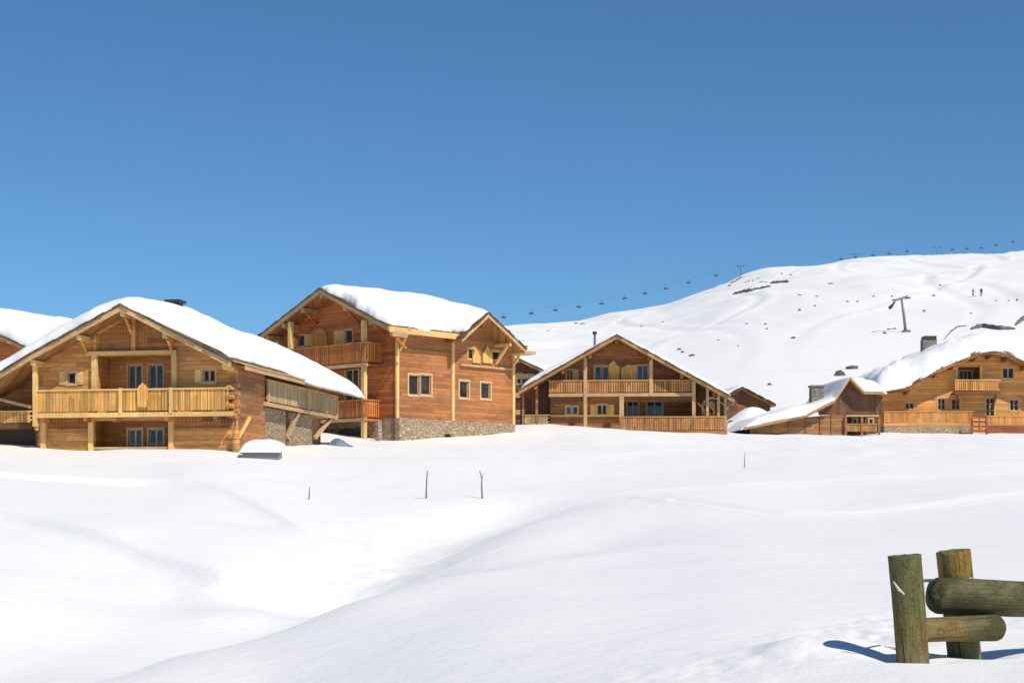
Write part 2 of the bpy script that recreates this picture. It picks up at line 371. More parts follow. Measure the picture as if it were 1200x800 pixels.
def H(X, Y, detail=True):
    X = np.atleast_1d(np.asarray(X, float)); Y = np.atleast_1d(np.asarray(Y, float))
    shp = X.shape; X = X.ravel(); Y = Y.ravel()
    t = X / np.maximum(Y, 7.0)
    q = warp(t, Y); out = np.zeros(len(X))
    for i in range(0, len(X), 20000):
        qq = q[i:i+20000]
        r2 = ((qq[:, None] - _cp[None]) ** 2).sum(-1)
        out[i:i+20000] = tpsk(r2) @ _w[:_n] + _w[_n] + qq @ _w[_n+1:]
    fade = sstep(6, 11, Y)
    def scoop(pts, h, w0, w1, side=1):
        d, al, L0 = polyd(X, Y, pts); d = d * side
        e = sstep(0, L0 * .12, al) * sstep(0, L0 * .12, L0 - al)
        return np.where(d > 0, -h * (1 - np.exp(-np.maximum(d, 0) / w0)) * np.exp(-np.maximum(d, 0) / w1), 0) * e
    out += scoop(SC1, 0.60, 0.5, 1.5, 1)
    out += scoop(SC2, 0.32, 0.5, 2.2, 1)
    out += scoop(SC3, 0.13, 1.4, 4.0, 1)
    d, al, L0 = polyd(X, Y, GUL); e = sstep(0, L0 * .2, al) * sstep(0, L0 * .3, L0 - al)
    out -= 0.75 * e * np.exp(-(d / 2.3) ** 2)
    for tr, a in ((TR1, 0.07), (TR2, 0.04)):
        d, al, L0 = polyd(X, Y, tr); out += a * np.exp(-((d - .45) / .3) ** 2) - a * 1.2 * np.exp(-((d + .1) / .3) ** 2)
    for mx, my, mh, sx, sy in MOUNDS:
        out += mh * np.exp(-((X - mx) / sx) ** 2 - ((Y - my) / sy) ** 2)
    if detail:
        far = sstep(60, 100, Y)
        out += fade * (0.10 * fbm(X / 9, Y / 14, 3) + 0.035 * perlin(X / 1.9 + 3, Y / 2.7)) * (1 + 1.2 * far)
        # wind-worked ripples running across the near slope
        rip = perlin(X / 4 + 4, Y / 0.85 + 0.25 * X) * .5 + perlin(X / 2.2 + 9, Y / .45)*.25
        out += fade * 0.022 * rip * (0.5 + perlin(X / 6, Y / 6)) 
        # churned snow in the gully
        cx, cy = (465 - 600) / F * 46, 46
        mk = np.exp(-((X - cx) / 3.0) ** 2 - ((Y - cy) / 9.0) ** 2)
        out += mk * 0.075 * fbm(X / 1.1, Y / 1.6, 3)
        # trampled snow beside the fence
        d, al, L0 = polyd(X, Y, FT1)
        mk = np.exp(-(d / 0.75) ** 2) * (0.5 + 0.5 * sstep(2.2, 3.2, X)) 
        lump = fbm(X / .42 + 2, Y / .6, 3)
        out += mk * (0.085 * np.minimum(lump, .25) - 0.012)
        # hollows where the two posts stand
        for (px, Yp) in ((1068, 11.42), (1133, 12.15)):
            r = np.hypot(X - (px - 600) / F * Yp, (Y - Yp) * .9)
            out += -0.08 * np.exp(-(r / .24) ** 2)
        out += 0.13 * np.exp(-((X - 2.15) / .45) ** 2 - ((Y - 12.2) / .6) ** 2)  # raised snow added left of the front post to shorten its shadow
    return out.reshape(shp)
def h1(x, y): return float(H(x, y)[0])

# hills -------------------------------------------------------------
_cx = np.array([-2600,-1500,-600, 0, 250, 420, 520, 600, 640, 690, 720, 770, 830, 870, 900, 960, 1010, 1100, 1200, 1400, 1800, 2600, 3800], float)
_cy = np.array([ 520, 480, 455, 440, 425, 402, 388, 381.5, 380, 380, 371, 366, 346, 321, 313, 312.5, 304, 303.5, 296, 288, 300, 350, 420], float)
_cY = np.array([ 500, 550, 600, 600, 600, 620, 620, 640, 650, 680, 740, 800, 850, 880, 900, 910, 920, 930, 940, 960, 960, 960, 960], float)
_tx = np.arange(-3000, 4200, 5.0)
def _gs(v, sg):
    k = np.arange(-int(3 * sg / 5), int(3 * sg / 5) + 1) * 5.0; w = np.exp(-(k / sg) ** 2 / 2); w /= w.sum()
    p = len(k) // 2; return np.convolve(np.pad(v, p, mode='edge'), w, mode='valid')
_ty = _gs(np.interp(_tx, _cx, _cy), 9); _tY = _gs(np.interp(_tx, _cx, _cY), 90)
_tz = _gs((HZ - _ty) / F * _tY, 1)
_tb = _gs(_tz, 60)                       # the body of the slope is broader than its skyline
def crest(px):
    return np.interp(px, _tx, _ty), np.interp(px, _tx, _tY)
def HH(X, Y):
    X = np.atleast_1d(np.asarray(X, float)); Y = np.atleast_1d(np.asarray(Y, float))
    px = X / Y * F + 600
    cy, cY = crest(px); u = (Y - 150) / (cY - 150)
    m = sstep(0.55, 0.97, u); zc = (HZ - cy) / F * cY * m + np.interp(px, _tx, _tb) * (1 - m)
    s = np.where(u < 1, u + 0.05 * np.sin(np.clip(u, 0, 1) * math.pi), 1 - 0.9 * (u - 1) - 3 * (u - 1) ** 2)
    z = 4.5 + (zc - 4.5) * s
    am = sstep(0.05, 0.4, u) * (1 - sstep(0.86, 0.99, u) * .88)
    z += am * (3.6 * fbm(X / 130 + .3, Y / 190, 4)) + am * 1.1 * fbm(X / 22, Y / 45 + 5, 3)
    for x0, sl_, A_, lam, ph in ((150, .28, 14, 60, 0), (163, .30, 9, 45, 1), (205, .18, 18, 80, 2), (120, .10, 10, 52, .5), (60, .12, 16, 70, 4), (230, .24, 8, 38, 3), (95, .22, 6, 33, 2)):
        d = X - (x0 + sl_ * (Y - 600) + A_ * np.sin(Y / lam + ph)); z -= .35 * np.exp(-(d / 1.6) ** 2) * am; z += .22 * np.exp(-((d - 3.2) / 1.6) ** 2) * am
    z += (1 - am * .0) * .9 * perlin(X / 16, Y / 60) * sstep(.1, .4, u) * .6
    return z
def hit(px, py, fn=HH, Y0=160, Y1=1000):
    Ys = np.linspace(Y0, Y1, 3000); X = (px - 600) / F * Ys; zr = (HZ - py) / F * Ys
    hz = fn(X, Ys); k = np.where(hz >= zr)[0]
    i = k[0] if len(k) else int(np.argmin(zr - hz))
    return Vector((X[i], Ys[i], float(hz[i])))

def grid_mesh(name, X, Y, Zv, mat):
    nr, nc = X.shape
    co = np.stack([X, Y, Zv], -1).reshape(-1, 3)
    idx = np.arange(nr * nc).reshape(nr, nc)
    q = np.stack([idx[:-1, :-1], idx[:-1, 1:], idx[1:, 1:], idx[1:, :-1]], -1).reshape(-1, 4)
    me = bpy.data.meshes.new(name); me.vertices.add(len(co)); me.vertices.foreach_set('co', co.ravel())
    me.loops.add(q.size); me.polygons.add(len(q)); me.loops.foreach_set('vertex_index', q.ravel().astype(np.int32))
    me.polygons.foreach_set('loop_start', (np.arange(len(q)) * 4).astype(np.int32))
    me.polygons.foreach_set('use_smooth', np.ones(len(q), bool))
    me.update(calc_edges=True); me.validate(); me.materials.append(mat)
    o = bpy.data.objects.new(name, me); COL.objects.link(o); return o

def make_ground():
    t = np.concatenate([np.linspace(-1.9, -0.40, 50, endpoint=False), np.linspace(-0.40, 0.42, 600, endpoint=False), np.linspace(0.42, 1.9, 50)])
    Y = np.concatenate([np.linspace(-4, 8.5, 26, endpoint=False), np.geomspace(8.5, 230, 680)])
    TT, YY = np.meshgrid(t, Y); XX = TT * (YY + 5.0)
    o = grid_mesh('snow_ground', XX, YY, H(XX, YY), M['snow']); tag(o, kind='structure')
    c = np.concatenate([np.linspace(-2500, -150, 70, endpoint=False), np.linspace(-150, 1350, 420, endpoint=False), np.linspace(1350, 3700, 60)])
    u = np.concatenate([np.linspace(-0.01, 0.5, 90, endpoint=False), np.linspace(0.5, 1.04, 130, endpoint=False), np.linspace(1.04, 1.5, 20)])
    CC, UU = np.meshgrid(c, u); cY = crest(CC)[1]; YY = 150 + UU * (cY - 150); XX = (CC - 600) / F * YY
    o = grid_mesh('hills', XX, YY, HH(XX, YY), M['hill']); tag(o, kind='structure')
make_ground()

# ------------------------------------------------------------------ building kit
def fmap(y): return lambda u, w, d: (u, y - d, w)
def smap(x): return lambda u, w, d: (x + d, u, w)
def lmap(x): return lambda u, w, d: (x - d, u, w)
def pbox(mb, mp, u0, u1, w0, w1, d0, d1):
    a = mp(u0, w0, d0); b = mp(u1, w1, d1); mb.box(a[0], b[0], a[1], b[1], a[2], b[2])
def wall(mb, mp, u0, u1, w0, top, holes=(), th=0.25, cuts=()):
    topf = top if callable(top) else (lambda u: top)
    us = sorted({u0, u1, *[c for c in cuts if u0 < c < u1], *[h[0] for h in holes if u0 < h[0] < u1], *[h[1] for h in holes if u0 < h[1] < u1]})
    for a, b in zip(us[:-1], us[1:]):
        if b - a < 1e-4: continue
        m = (a + b) / 2; hs = sorted([(h[2], h[3]) for h in holes if h[0] < m < h[1]])
        z = w0
        for lo, hi in hs + [(None, None)]:
            if lo is None: ta, tb = topf(a + 1e-5), topf(b - 1e-5)
            else: ta = tb = lo
            if max(ta, tb) > z + 1e-3:
                ta = max(ta, z + .001); tb = max(tb, z + .001)
                q = [(a, z), (b, z), (b, tb), (a, ta)]
                mb.prism([mp(u, w, 0) for u, w in q], [mp(u, w, -th) for u, w in q])
            if hi is not None: z = hi
def window(root, mp, u0, u1, w0, w1, leaves=2, glass='glass', frame='frame', name='window', casing=0.09, bars=0, inset=0.08, shutters=None, sw=None, sill=False):
    mb = MB(); b = 0.055
    pbox(mb, mp, u0, u0 + b, w0, w1, -inset - .07, -inset); pbox(mb, mp, u1 - b, u1, w0, w1, -inset - .07, -inset)
    pbox(mb, mp, u0 + b, u1 - b, w0, w0 + b, -inset - .07, -inset); pbox(mb, mp, u0 + b, u1 - b, w1 - b, w1, -inset - .07, -inset)
    for k in range(1, leaves):
        c = u0 + (u1 - u0) * k / leaves; pbox(mb, mp, c - .045, c + .045, w0 + b, w1 - b, -inset - .068, -inset + .003)
    for k in range(1, bars + 1):
        c = w0 + (w1 - w0) * k / (bars + 1)
        for j in range(leaves):
            a_ = u0 + (u1 - u0) * j / leaves + (b if j == 0 else .045); b_ = u0 + (u1 - u0) * (j + 1) / leaves - (b if j == leaves - 1 else .045)
            pbox(mb, mp, a_, b_, c - .018, c + .018, -inset - .06, -inset - .004)
    if casing:
        c = casing
        pbox(mb, mp, u0 - c, u0 - .002, w0 - c, w1 + c, .003, .035); pbox(mb, mp, u1 + .002, u1 + c, w0 - c, w1 + c, .003, .035)
        pbox(mb, mp, u0, u1, w1 + .002, w1 + c, .003, .034)
        if sill: pbox(mb, mp, u0 - c - .04, u1 + c + .04, w0 - c - .05, w0 - .002, .003, .13)
        else: pbox(mb, mp, u0, u1, w0 - c, w0 - .002, .003, .034)
    o = mb.build(name, M[frame], root)
    g = MB(); pbox(g, mp, u0 + .02, u1 - .02, w0 + .02, w1 - .02, -inset - .055, -inset - .035); g.build('pane', M['glassb' if glass == 'b' else 'glass'], o)
    if shutters:
        sw = sw or (u1 - u0) / 2
        for sgn, mat in shutters:
            s = MB(); a = (u0 - casing - .01 - sw) if sgn < 0 else (u1 + casing + .01)
            pbox(s, mp, a, a + sw, w0 - .03, w1 + .03, .012, .05)
            for q in (.2, .8): pbox(s, mp, a + .03, a + sw - .03, w0 + (w1 - w0) * q - .05, w0 + (w1 - w0) * q + .05, .05, .068)
            s.build('shutter', M[mat], root)
    return o

def interp(prof, x):
    xs = [p[0] for p in prof]; zs = [p[1] for p in prof]
    if x < xs[0]: return zs[0] + (zs[1]-zs[0])/(xs[1]-xs[0])*(x - xs[0])
    if x > xs[-1]: return zs[-1] + (zs[-1]-zs[-2])/(xs[-1]-xs[-2])*(x - xs[-1])
    return float(np.interp(x, xs, zs))
def roof(root, prof, y0, y1, th=0.22, mat='soffit', name='roof', verge='verge', vh=0.3, vt=0.06, back=True, ax='y', edge='dark'):
    """prof gives the roof's underside (u, z); the sheet runs from y0 to y1"""
    T = (lambda u, v, z: (u, v, z)) if ax == 'y' else (lambda u, v, z: (v, u, z))
    mb = MB()
    for (a, za), (b, zb) in zip(prof[:-1], prof[1:]):
        mb.prism([T(a, y0, za), T(b, y0, zb), T(b, y0, zb + th), T(a, y0, za + th)],
                 [T(a, y1, za), T(b, y1, zb), T(b, y1, zb + th), T(a, y1, za + th)])
    r = mb.build(name, M[mat], root)
    if verge:
        mb = MB(); s = -1 if y1 > y0 else 1
        for (a, za), (b, zb) in zip(prof[:-1], prof[1:]):
            q = [(a, za - .05), (b, zb - .05), (b, zb - .05 + vh), (a, za - .05 + vh)]
            mb.prism([T(u, y0 + s * .005, z) for u, z in q], [T(u, y0 + s * (.005 + vt), z) for u, z in q])
        mb.build('verge_board', M[verge], r)
    if edge:
        mb = MB(); s = -1 if y1 > y0 else 1      # roofing layer lying over the boards, edge slightly ahead of them
        rnd = random.Random(int(abs(prof[0][0]) * 100) + len(prof))
        for (a, za), (b, zb) in zip(prof[:-1], prof[1:]):
            L = math.hypot(b - a, zb - za); n = max(1, int(L / .45))
            for k in range(n):
                u0, u1 = a + (b-a)*k/n, a + (b-a)*(k+1)/n; w0, w1 = za + (zb-za)*k/n, za + (zb-za)*(k+1)/n
                o = rnd.uniform(.02, .12); t2 = th + .012 + rnd.uniform(.05, .11)
                q = [(u0, w0 + th + .012), (u1 - .003, w1 + th + .012), (u1 - .003, w1 + t2), (u0, w0 + t2)]
                mb.prism([T(u, y0 + s * (.07 + o), z) for u, z in q], [T(u, y1, z) for u, z in q])
        mb.build('roof_covering', M[edge], r)
    return r
def roof_snow(r, prof, topf, y0, y1, over=0.2, ru=1.0, rv=0.8, nu=70, nv=50, base=0.30, seed=0, ax='y', nz=0.17, u0=None, u1=None, ubf=None, vaf=None, lump=1.0):
    """snow lying on the roof: underside follows the roof, the top follows topf(u, v) and rounds down at all edges"""
    T = (lambda u, v, z: (u, v, z)) if ax == 'y' else (lambda u, v, z: (v, u, z))
    ua = prof[0][0] - over if u0 is None else u0; ub = prof[-1][0] + over if u1 is None else u1
    us = np.linspace(ua, ub, nu); vs = np.linspace(y0, y1, nv)
    # denser at the borders
    us = ua + (ub - ua) * (0.5 - 0.5 * np.cos(np.linspace(0, math.pi, nu))) * .5 + (us - ua) * .5
    vs = y0 + (y1 - y0) * (0.5 - 0.5 * np.cos(np.linspace(0, math.pi, nv))) * .5 + (vs - y0) * .5
    top, bot = [], []
    for i, u in enumerate(us):
        for j, v in enumerate(vs):
            wob = lump * (0.22 * mnoise.noise(Vector((u * .5 + seed, v * .4, 0))) + .13 * mnoise.noise(Vector((u * 1.1 + seed, v * 1.1, 2))) + .07 * mnoise.noise(Vector((u * 2.8 + seed, v * 2.8, 4))))
            # irregular outline
            uu, vv = u, v
            if ubf:
                ue = ubf(v)
                uu = ua + (u - ua) * (ue - ua) / (ub - ua)
            if vaf:
                y0s = vaf(uu); vv = y0s + (v - y0) * (y1 - y0s) / (y1 - y0)
            e0 = 0.16 * mnoise.noise(Vector((v * .7, seed, 1.5))) + .07 * mnoise.noise(Vector((v * 2.3, seed, 2.5)))
            e1 = 0.20 * mnoise.noise(Vector((u * .7, seed, 7.5))) + .035 * mnoise.noise(Vector((u * 2.3, seed, 8.5)))
            fu = 2 * (u - ua) / (ub - ua) - 1; fv = 2 * (v - y0) / (y1 - y0) - 1
            uu = uu + e0 * fu ** 3; vv = vv + e1 * 1.5 * fv ** 3
            d1 = min(u - ua, ub - u) / ru; d2 = min(abs(v - y0), abs(v - y1)) / rv
            k1 = math.sqrt(max(0, 1 - (1 - min(1, d1)) ** 2)); k2 = math.sqrt(max(0, 1 - (1 - min(1, d2)) ** 2))
            k = (k1 * k2) ** .85
            zb = interp(prof, uu) + base
            zt = topf(uu, vv)
            hgt = max(0.05, zt - zb)
            z = zb + hgt * k * (1 + nz * 4 * wob)
            droop = -0.16 * max(0, (abs(fu) - .93) / .07) - .05 * max(0, (abs(fv) - .95) / .05)
            top.append(T(uu, vv, z + .01 + droop * .5)); bot.append(T(uu, vv, zb - .0 + droop - (0.0 if 0 < i < nu-1 and 0 < j < nv-1 else 0.03)))
    n = nu * nv; f = []
    for i in range(nu - 1):
        for j in range(nv - 1):
            a, b, c, d = i*nv+j, (i+1)*nv+j, (i+1)*nv+j+1, i*nv+j+1
            f.append((a, b, c, d)); f.append((n+d, n+c, n+b, n+a))
    per = [i*nv for i in range(nu)] + [(nu-1)*nv+j for j in range(1, nv)] + [i*nv+nv-1 for i in range(nu-2, -1, -1)] + [j for j in range(nv-2, 0, -1)]
    for a, b in zip(per, per[1:] + per[:1]): f.append((a, n+a, n+b, b))
    mb = MB(); mb.poly(top + bot, f)
    return mb.build('roof_snow', M['rsnow'], r, smooth=True)

def balustrade(root, mp, u0, u1, w0, w1, mat, d=0.0, board=0.15, gap=0.025, rail='pale', step=0, floor_to=None, floor_mat='pale', ends=(), heart=None, post_mat='pale', rail_w=.16):
    mb = MB(); u = u0 + .02; k = 0; rnd = random.Random(int(u0 * 100))
    while u + board < u1:
        pbox(mb, mp, u, u + board, w0 + .06 + rnd.uniform(0, .015), w1 - .05, d - .035, d - rnd.uniform(0, .006)); u += board + gap; k += 1
    pbox(mb, mp, u0, u1, w0 + .16, w0 + .25, d - .075, d - .037); pbox(mb, mp, u0, u1, w1 - .26, w1 - .18, d - .075, d - .037)
    b = mb.build('balustrade', M[mat], root)
    r = MB(); pbox(r, mp, u0 - .04, u1 + .04, w1 - .045, w1 + .03, d - .1, d + .06); r.build('handrail', M[rail], root)
    return b
def box_part(root, name, mat, *a):
    mb = MB(); mb.box(*a); return mb.build(name, M[mat], root)
def post(root, mp, u, w0, w1, w=.2, d0=-.1, d1=.1, mat='pale', name='post'):
    mb = MB(); pbox(mb, mp, u - w/2, u + w/2, w0, w1, d0, d1); return mb.build(name, M[mat], root)

# ================================================================== CHALET 1 (front left)
def chalet_one():
    fr = Frame(277, 80, 2.3, -10.2)
    root = empty('chalet', fr.o, fr.a)
    tag(root, 'honey-coloured chalet, nearest of all, with thick roof snow and a long grey side balcony', 'chalet', 'timber chalets')
    OV = -1.25; BF = -.75
    L0 = fr.f(45, 500)[0]; LX = fr.f(-75, 500)[0]
    zb = fr.f(150, 484.5, BF)[1]; rt = fr.f(150, 456, BF)[1]
    Rx, Rz = fr.f(142, 363, OV)
    lE = fr.f(-34, 463, OV); m1 = fr.f(36, 421, OV)
    rE = fr.f(270, 429, OV)
    prof = [lE, m1, (Rx, Rz), rE]
    prof = [(p[0], p[1]) for p in prof]
    tf = lambda u: interp(prof, u) - .01
    D = 18.6
    # walls ----------------------------------------------------------
    f0 = fmap(0)
    def R(x0, x1, y0, y1, ly=0):
        a = fr.f(x0, y1, ly); b = fr.f(x1, y0, ly); return (a[0], b[0], a[1], b[1])
    lo_open = R(110, 200, 492, 525); up_open = R(113, 202, 416, 480)
    lo_open = (lo_open[0], lo_open[1], .05, lo_open[3]); up_open = (up_open[0], up_open[1], zb + .02, up_open[3])
    wl = R(79, 88.5, 436, 450); wr = R(238, 252, 433, 447)
    lw = R(256, 264, 508, 517)
    mb = MB(); wall(mb, f0, L0, 0, 0, zb, [lo_open]); mb.build('wall', M['w1'], root)
    mb = MB(); wall(mb, f0, L0, 0, zb + .002, tf, [up_open, wl, wr], cuts=[Rx, m1[0]]); mb.build('wall', M['w1'], root)
    # loggia backs
    ub = fmap(1.6); lb = fmap(1.3)
    d1 = fr.f(150.5, 428, 1.6); d2 = fr.f(166, 428, 1.6); d3 = fr.f(174.5, 428, 1.6); d4 = fr.f(191, 428, 1.6)
    e1 = fr.f(150.5, 503, 1.3); e2 = fr.f(166, 503, 1.3); e3 = fr.f(174.5, 503, 1.3); e4 = fr.f(191, 503, 1.3)
    mb = MB(); a, b = up_open[0] - .3, up_open[1] + .3
    wall(mb, ub, a, b, zb + .02, up_open[3] + .3, [(d1[0], d2[0], zb + .08, d1[1]), (d3[0], d4[0], zb + .08, d1[1])])
    mb.box(a, a + .29, .26, 1.59, zb + .02, up_open[3] + .3); mb.box(b - .29, b, .26, 1.59, zb + .02, up_open[3] + .3)
    mb.box(a, b, .26, 1.85, up_open[3] + .02, up_open[3] + .2)
    mb.build('loggia_wall', M['w1'], root)
    for p, q in ((d1, d2), (d3, d4)): window(root, ub, p[0], q[0], zb + .08, d1[1], 2, 'b', name='glazed_door', bars=1)
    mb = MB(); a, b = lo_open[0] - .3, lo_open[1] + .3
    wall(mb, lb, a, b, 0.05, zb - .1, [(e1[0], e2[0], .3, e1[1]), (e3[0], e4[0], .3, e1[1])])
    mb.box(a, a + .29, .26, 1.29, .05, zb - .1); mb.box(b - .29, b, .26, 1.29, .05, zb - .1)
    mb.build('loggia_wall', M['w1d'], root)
    for p, q in ((e1, e2), (e3, e4)): window(root, lb, p[0], q[0], .3, e1[1], 2, 'b', name='glazed_door', bars=1)
    box_part(root, 'loggia_floor', 'pale', up_open[0] - .2, up_open[1] + .2, -.003, 1.6, zb - .12, zb + .015)
    box_part(root, 'threshold', 'verge', lo_open[0], lo_open[1], -.06, .1, fr.f(150, 526, 0)[1], fr.f(150, 523.4, 0)[1])
    window(root, f0, *wl, leaves=1, shutters=[(-1, 'pale'), (1, 'pale')], sw=.3)
    window(root, f0, *wr, leaves=2, shutters=[(-1, 'pale')], sw=.3, sill=True)
    # gable frame on the face
    z412 = fr.f(150, 411.5)[1]; z415 = fr.f(150, 416)[1]
    mb = MB(); pbox(mb, f0, fr.f(104, 0)[0], fr.f(208, 0)[0], z415, z412, .004, .22); mb.build('lintel', M['pale'], root)
    for px in (112, 205.5): post(root, f0, fr.f(px, 0)[0], zb + .05, z415 - .003, .26, .004, .2, name='post')
    for px, ww in ((112.5, .16), (157.5, .2), (202, .16)):
        u = fr.f(px, 0)[0]; post(root, f0, u, z412 + .003, tf(u) - .12, ww, .004, .14, 'w1', 'gable_post')
    mb = MB()
    for k in range(26):            # upright gable boards, darker
        u = fr.f(116, 0)[0] + k * .155
        if u < fr.f(200, 0)[0]: pbox(mb, f0, u, u + .135, z412 + .02, min(tf(u), tf(u + .135)) - .15, .004, .03)
    mb.build('gable_boards', M['w1d'], root)
    z490 = fr.f(150, 488.5)[1]; z493 = fr.f(150, 492)[1]
    mb = MB(); pbox(mb, f0, fr.f(107, 0)[0], fr.f(203, 0)[0], z493, z490, .004, .12); mb.build('lintel', M['verge'], root)
    for px in (52, 107.5, 201.5): post(root, f0, fr.f(px, 0)[0], -.2, zb - .16, .24, .004, .16)
    # dark upright boards standing in for the balcony's shadow on the lower bays
    mb = MB(); u = fr.f(206, 0)[0]
    while u < -.25: pbox(mb, f0, u, u + .15, fr.f(0, 504)[1], zb - .05, .004, .035); u += .175
    mb.build('balcony_shade_boards', M['w1d'], root); mb = MB()
    u = fr.f(57, 0)[0]
    while u < fr.f(103, 0)[0]: pbox(mb, f0, u, u + .15, fr.f(0, 503)[1], zb - .05, .004, .035); u += .175
    mb.build('balcony_shade_boards', M['w1d'], root)
    # balcony ---------------------------------------------------------
    bl = fr.f(41, 0, BF)[0]; br = fr.f(272, 0, BF)[0]
    box_part(root, 'balcony_floor', 'w1', bl, br, BF + .03, -.003, zb - .14, zb)
    mb = MB(); pbox(mb, fmap(BF), bl - .05, br + .05, zb - .16, zb + .06, -.03, .09); mb.build('balcony_beam', M['pale'], root)
    balustrade(root, fmap(BF), bl, br, zb + .06, rt, 'w1v')
    for px in (57, 107, 140, 201, 258):
        u = fr.f(px, 0)[0]; box_part(root, 'joist', 'w1', u - .09, u + .09, BF + .06, -.004, zb - .36, zb - .145)
    u = fr.f(168, 0, BF)[0]                      # raised carved panel in the middle
    pr = []
    for k in range(13):
        a = math.pi * k / 12; pr.append((u + .27 * math.cos(a), rt - .12 + .36 * math.sin(a) * (1.0 if k != 6 else 1.2)))
    pr = [(u + .24, zb + .3)] + pr + [(u - .24, zb + .3)]
    mb = MB(); mb.prism([(p[0], BF - .07, p[1]) for p in pr], [(p[0], BF - .115, p[1]) for p in pr]); mb.build('carved_panel', M['w1v'], root)
    for px in (142, 201): post(root, fmap(BF), fr.f(px, 0, BF)[0], zb, rt + .05, .16, .065, .13, name='balcony_post')
    # corner posts carrying the roof edge at the ends of the balcony
    post(root, fmap(BF), bl + .02, fr.f(0, 500, BF)[1] , tf(bl) - .03, .2, -.1, .1, name='corner_post')
    # carved corner bracket and prow at the right front corner
    for z in (zb - .1, zb + .32, zb + .74, zb + 1.16):
        mb = MB(); mb.tube([(-.12, BF - .06, z), (-.1, .1, z)], .12, 10); mb.tube([(-.25, -.1, z + .2), (.2, -.12, z + .2)], .11, 10)
        mb.build('log_end', M['w1'], root, smooth=False)
    mb = MB(); mb.tube([(.1, -.2, -.3), (.06, -.22, .8), (.1, -.3, 1.5), (.2, -.6, zb - .2)], [.22, .19, .16, .12], 10)
    mb.build('corner_prop', M['w1'], root, smooth=True)
    mb = MB(); mb.beam((.15, -.1, 1.2), (.45, .6, zb - .15), .12, .14); mb.build('brace', M['pale'], root)
    # right side wall ---------------------------------------------------
    s0 = smap(0)
    eh = interp(prof, 0) - .02
    y4 = fr.s(313, 460, 0.1)[0]; yB = fr.s(395, 478, 0.1)[0]
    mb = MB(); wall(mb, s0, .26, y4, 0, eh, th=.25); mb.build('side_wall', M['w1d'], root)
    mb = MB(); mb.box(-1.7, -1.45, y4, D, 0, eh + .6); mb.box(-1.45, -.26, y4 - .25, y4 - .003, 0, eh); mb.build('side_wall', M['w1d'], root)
    window(root, smap(-1.44), y4 + 2, y4 + 3.2, zb + .7, zb + 1.7, inset=-.03)
    window(root, smap(-1.44), y4 + 7, y4 + 8.0, zb + .1, zb + 2.0, inset=-.03, name='glazed_door')
    # balcony slab slopes with the lie of the land? no: level slab, boards hung from rail to slab
    zt = fr.s(316, 445.5, 0.1)[1]; zl = fr.s(316, 474.5, 0.1)[1]
    box_part(root, 'side_balcony_floor', 'verge', -1.44, .02, y4, yB, zl, zl + .12)
    mb = MB(); pbox(mb, smap(.1), y4 - .4, yB + .05, zl - .06, zl + .12, -.07, .05); mb.build('balcony_beam', M['verge'], root)
    balustrade(root, smap(.1), y4, yB, zl + .12, zt, 'grey', rail='verge', board=.15, gap=.02)
    yp = fr.s(360, 470, .1)[0]
    for y in (y4 + .1, yp, yB - .1): post(root, smap(.1), y, zl + .12, zt + .02, .14, .005, .07, 'verge', 'balcony_post')
    for px0, px1 in ((297, 335), (339, 366)):
        a = fr.s(px0, 500, -.35)[0]; b = fr.s(px1, 500, -.35)[0]
        box_part(root, 'stone_pier', 'stone', -1.44, -.35, a, b, 0, zl - .065)
    for px0, px1, in ((337, 350), (370, 388)):
        a = fr.s(px0, 510, -.2)[0]; b = fr.s(px1, 490, .0)[0]
        mb = MB(); mb.beam((-.25, a, fr.s(px0, 513, -.2)[1]), (-.02, b, zl - .08), .16, .18); mb.build('brace', M['verge'], root)
    # left side: soffit area, lower left balcony and wing
    wy = 1.6
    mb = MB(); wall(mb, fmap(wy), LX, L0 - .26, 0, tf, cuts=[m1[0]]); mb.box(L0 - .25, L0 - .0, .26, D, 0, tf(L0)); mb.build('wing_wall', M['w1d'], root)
    a = fr.f(-75, 0, .2)[0]; b = fr.f(37, 0, .2)[0]
    lz0 = fr.f(0, 497, .2)[1]; lz1 = fr.f(0, 482, .2)[1]
    balustrade(root, fmap(.2), a, b, lz0, lz1, 'w1v')
    box_part(root, 'wing_balcony_floor', 'w1', a, b, .24, wy - .003, lz0 - .1, lz0 + .03)
    mb = MB(); pbox(mb, fmap(.2), a, b + .05, lz0 - .2, lz0 + .02, -.03, .05); mb.build('balcony_beam', M['dark'], root)
    mb = MB(); q0 = fr.f(-4, 467, .2); q1 = fr.f(37, 477, .2); mb.beam((q0[0], .15, q0[1]), (q1[0], .15, q1[1]), .12, .14); mb.build('stay_beam', M['verge'], root)
    mb = MB(); mb.beam((bl, BF + .1, zb - .7), (bl + .05, -.1, zb + .1), .12, .14); mb.build('brace', M['pale'], root)
    # black panel standing in for the darkness inside the wing's garage mouth
    box_part(root, 'dark_opening_panel', 'flue', LX, L0 - .3, wy - .08, wy - .003, 0, lz0 - .25)
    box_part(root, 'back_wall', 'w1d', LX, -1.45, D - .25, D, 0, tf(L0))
    # roof --------------------------------------------------------------
    r = roof(root, prof, OV, D + .6, th=.2, vh=.26)
    # lower eave strip over the balcony with exposed boards
    ey0 = fr.s(283, 430, .45)[0]; ey1 = fr.s(352, 450, .45)[0]
    zE = rE[1]
    # projecting eave boards
    mb = MB(); mb.prism([(rE[0] - .3, OV + .6, zE + .16), (.62, OV + .6, zE - .06), (.62, OV + .6, zE + .03), (rE[0] - .3, OV + .6, zE + .3)],
                        [(rE[0] - .3, D + .6, zE + .16), (.62, D + .6, zE - .06), (.62, D + .6, zE + .03), (rE[0] - .3, D + .6, zE + .3)])
    mb.build('eave_boards', M['soffit'], r)
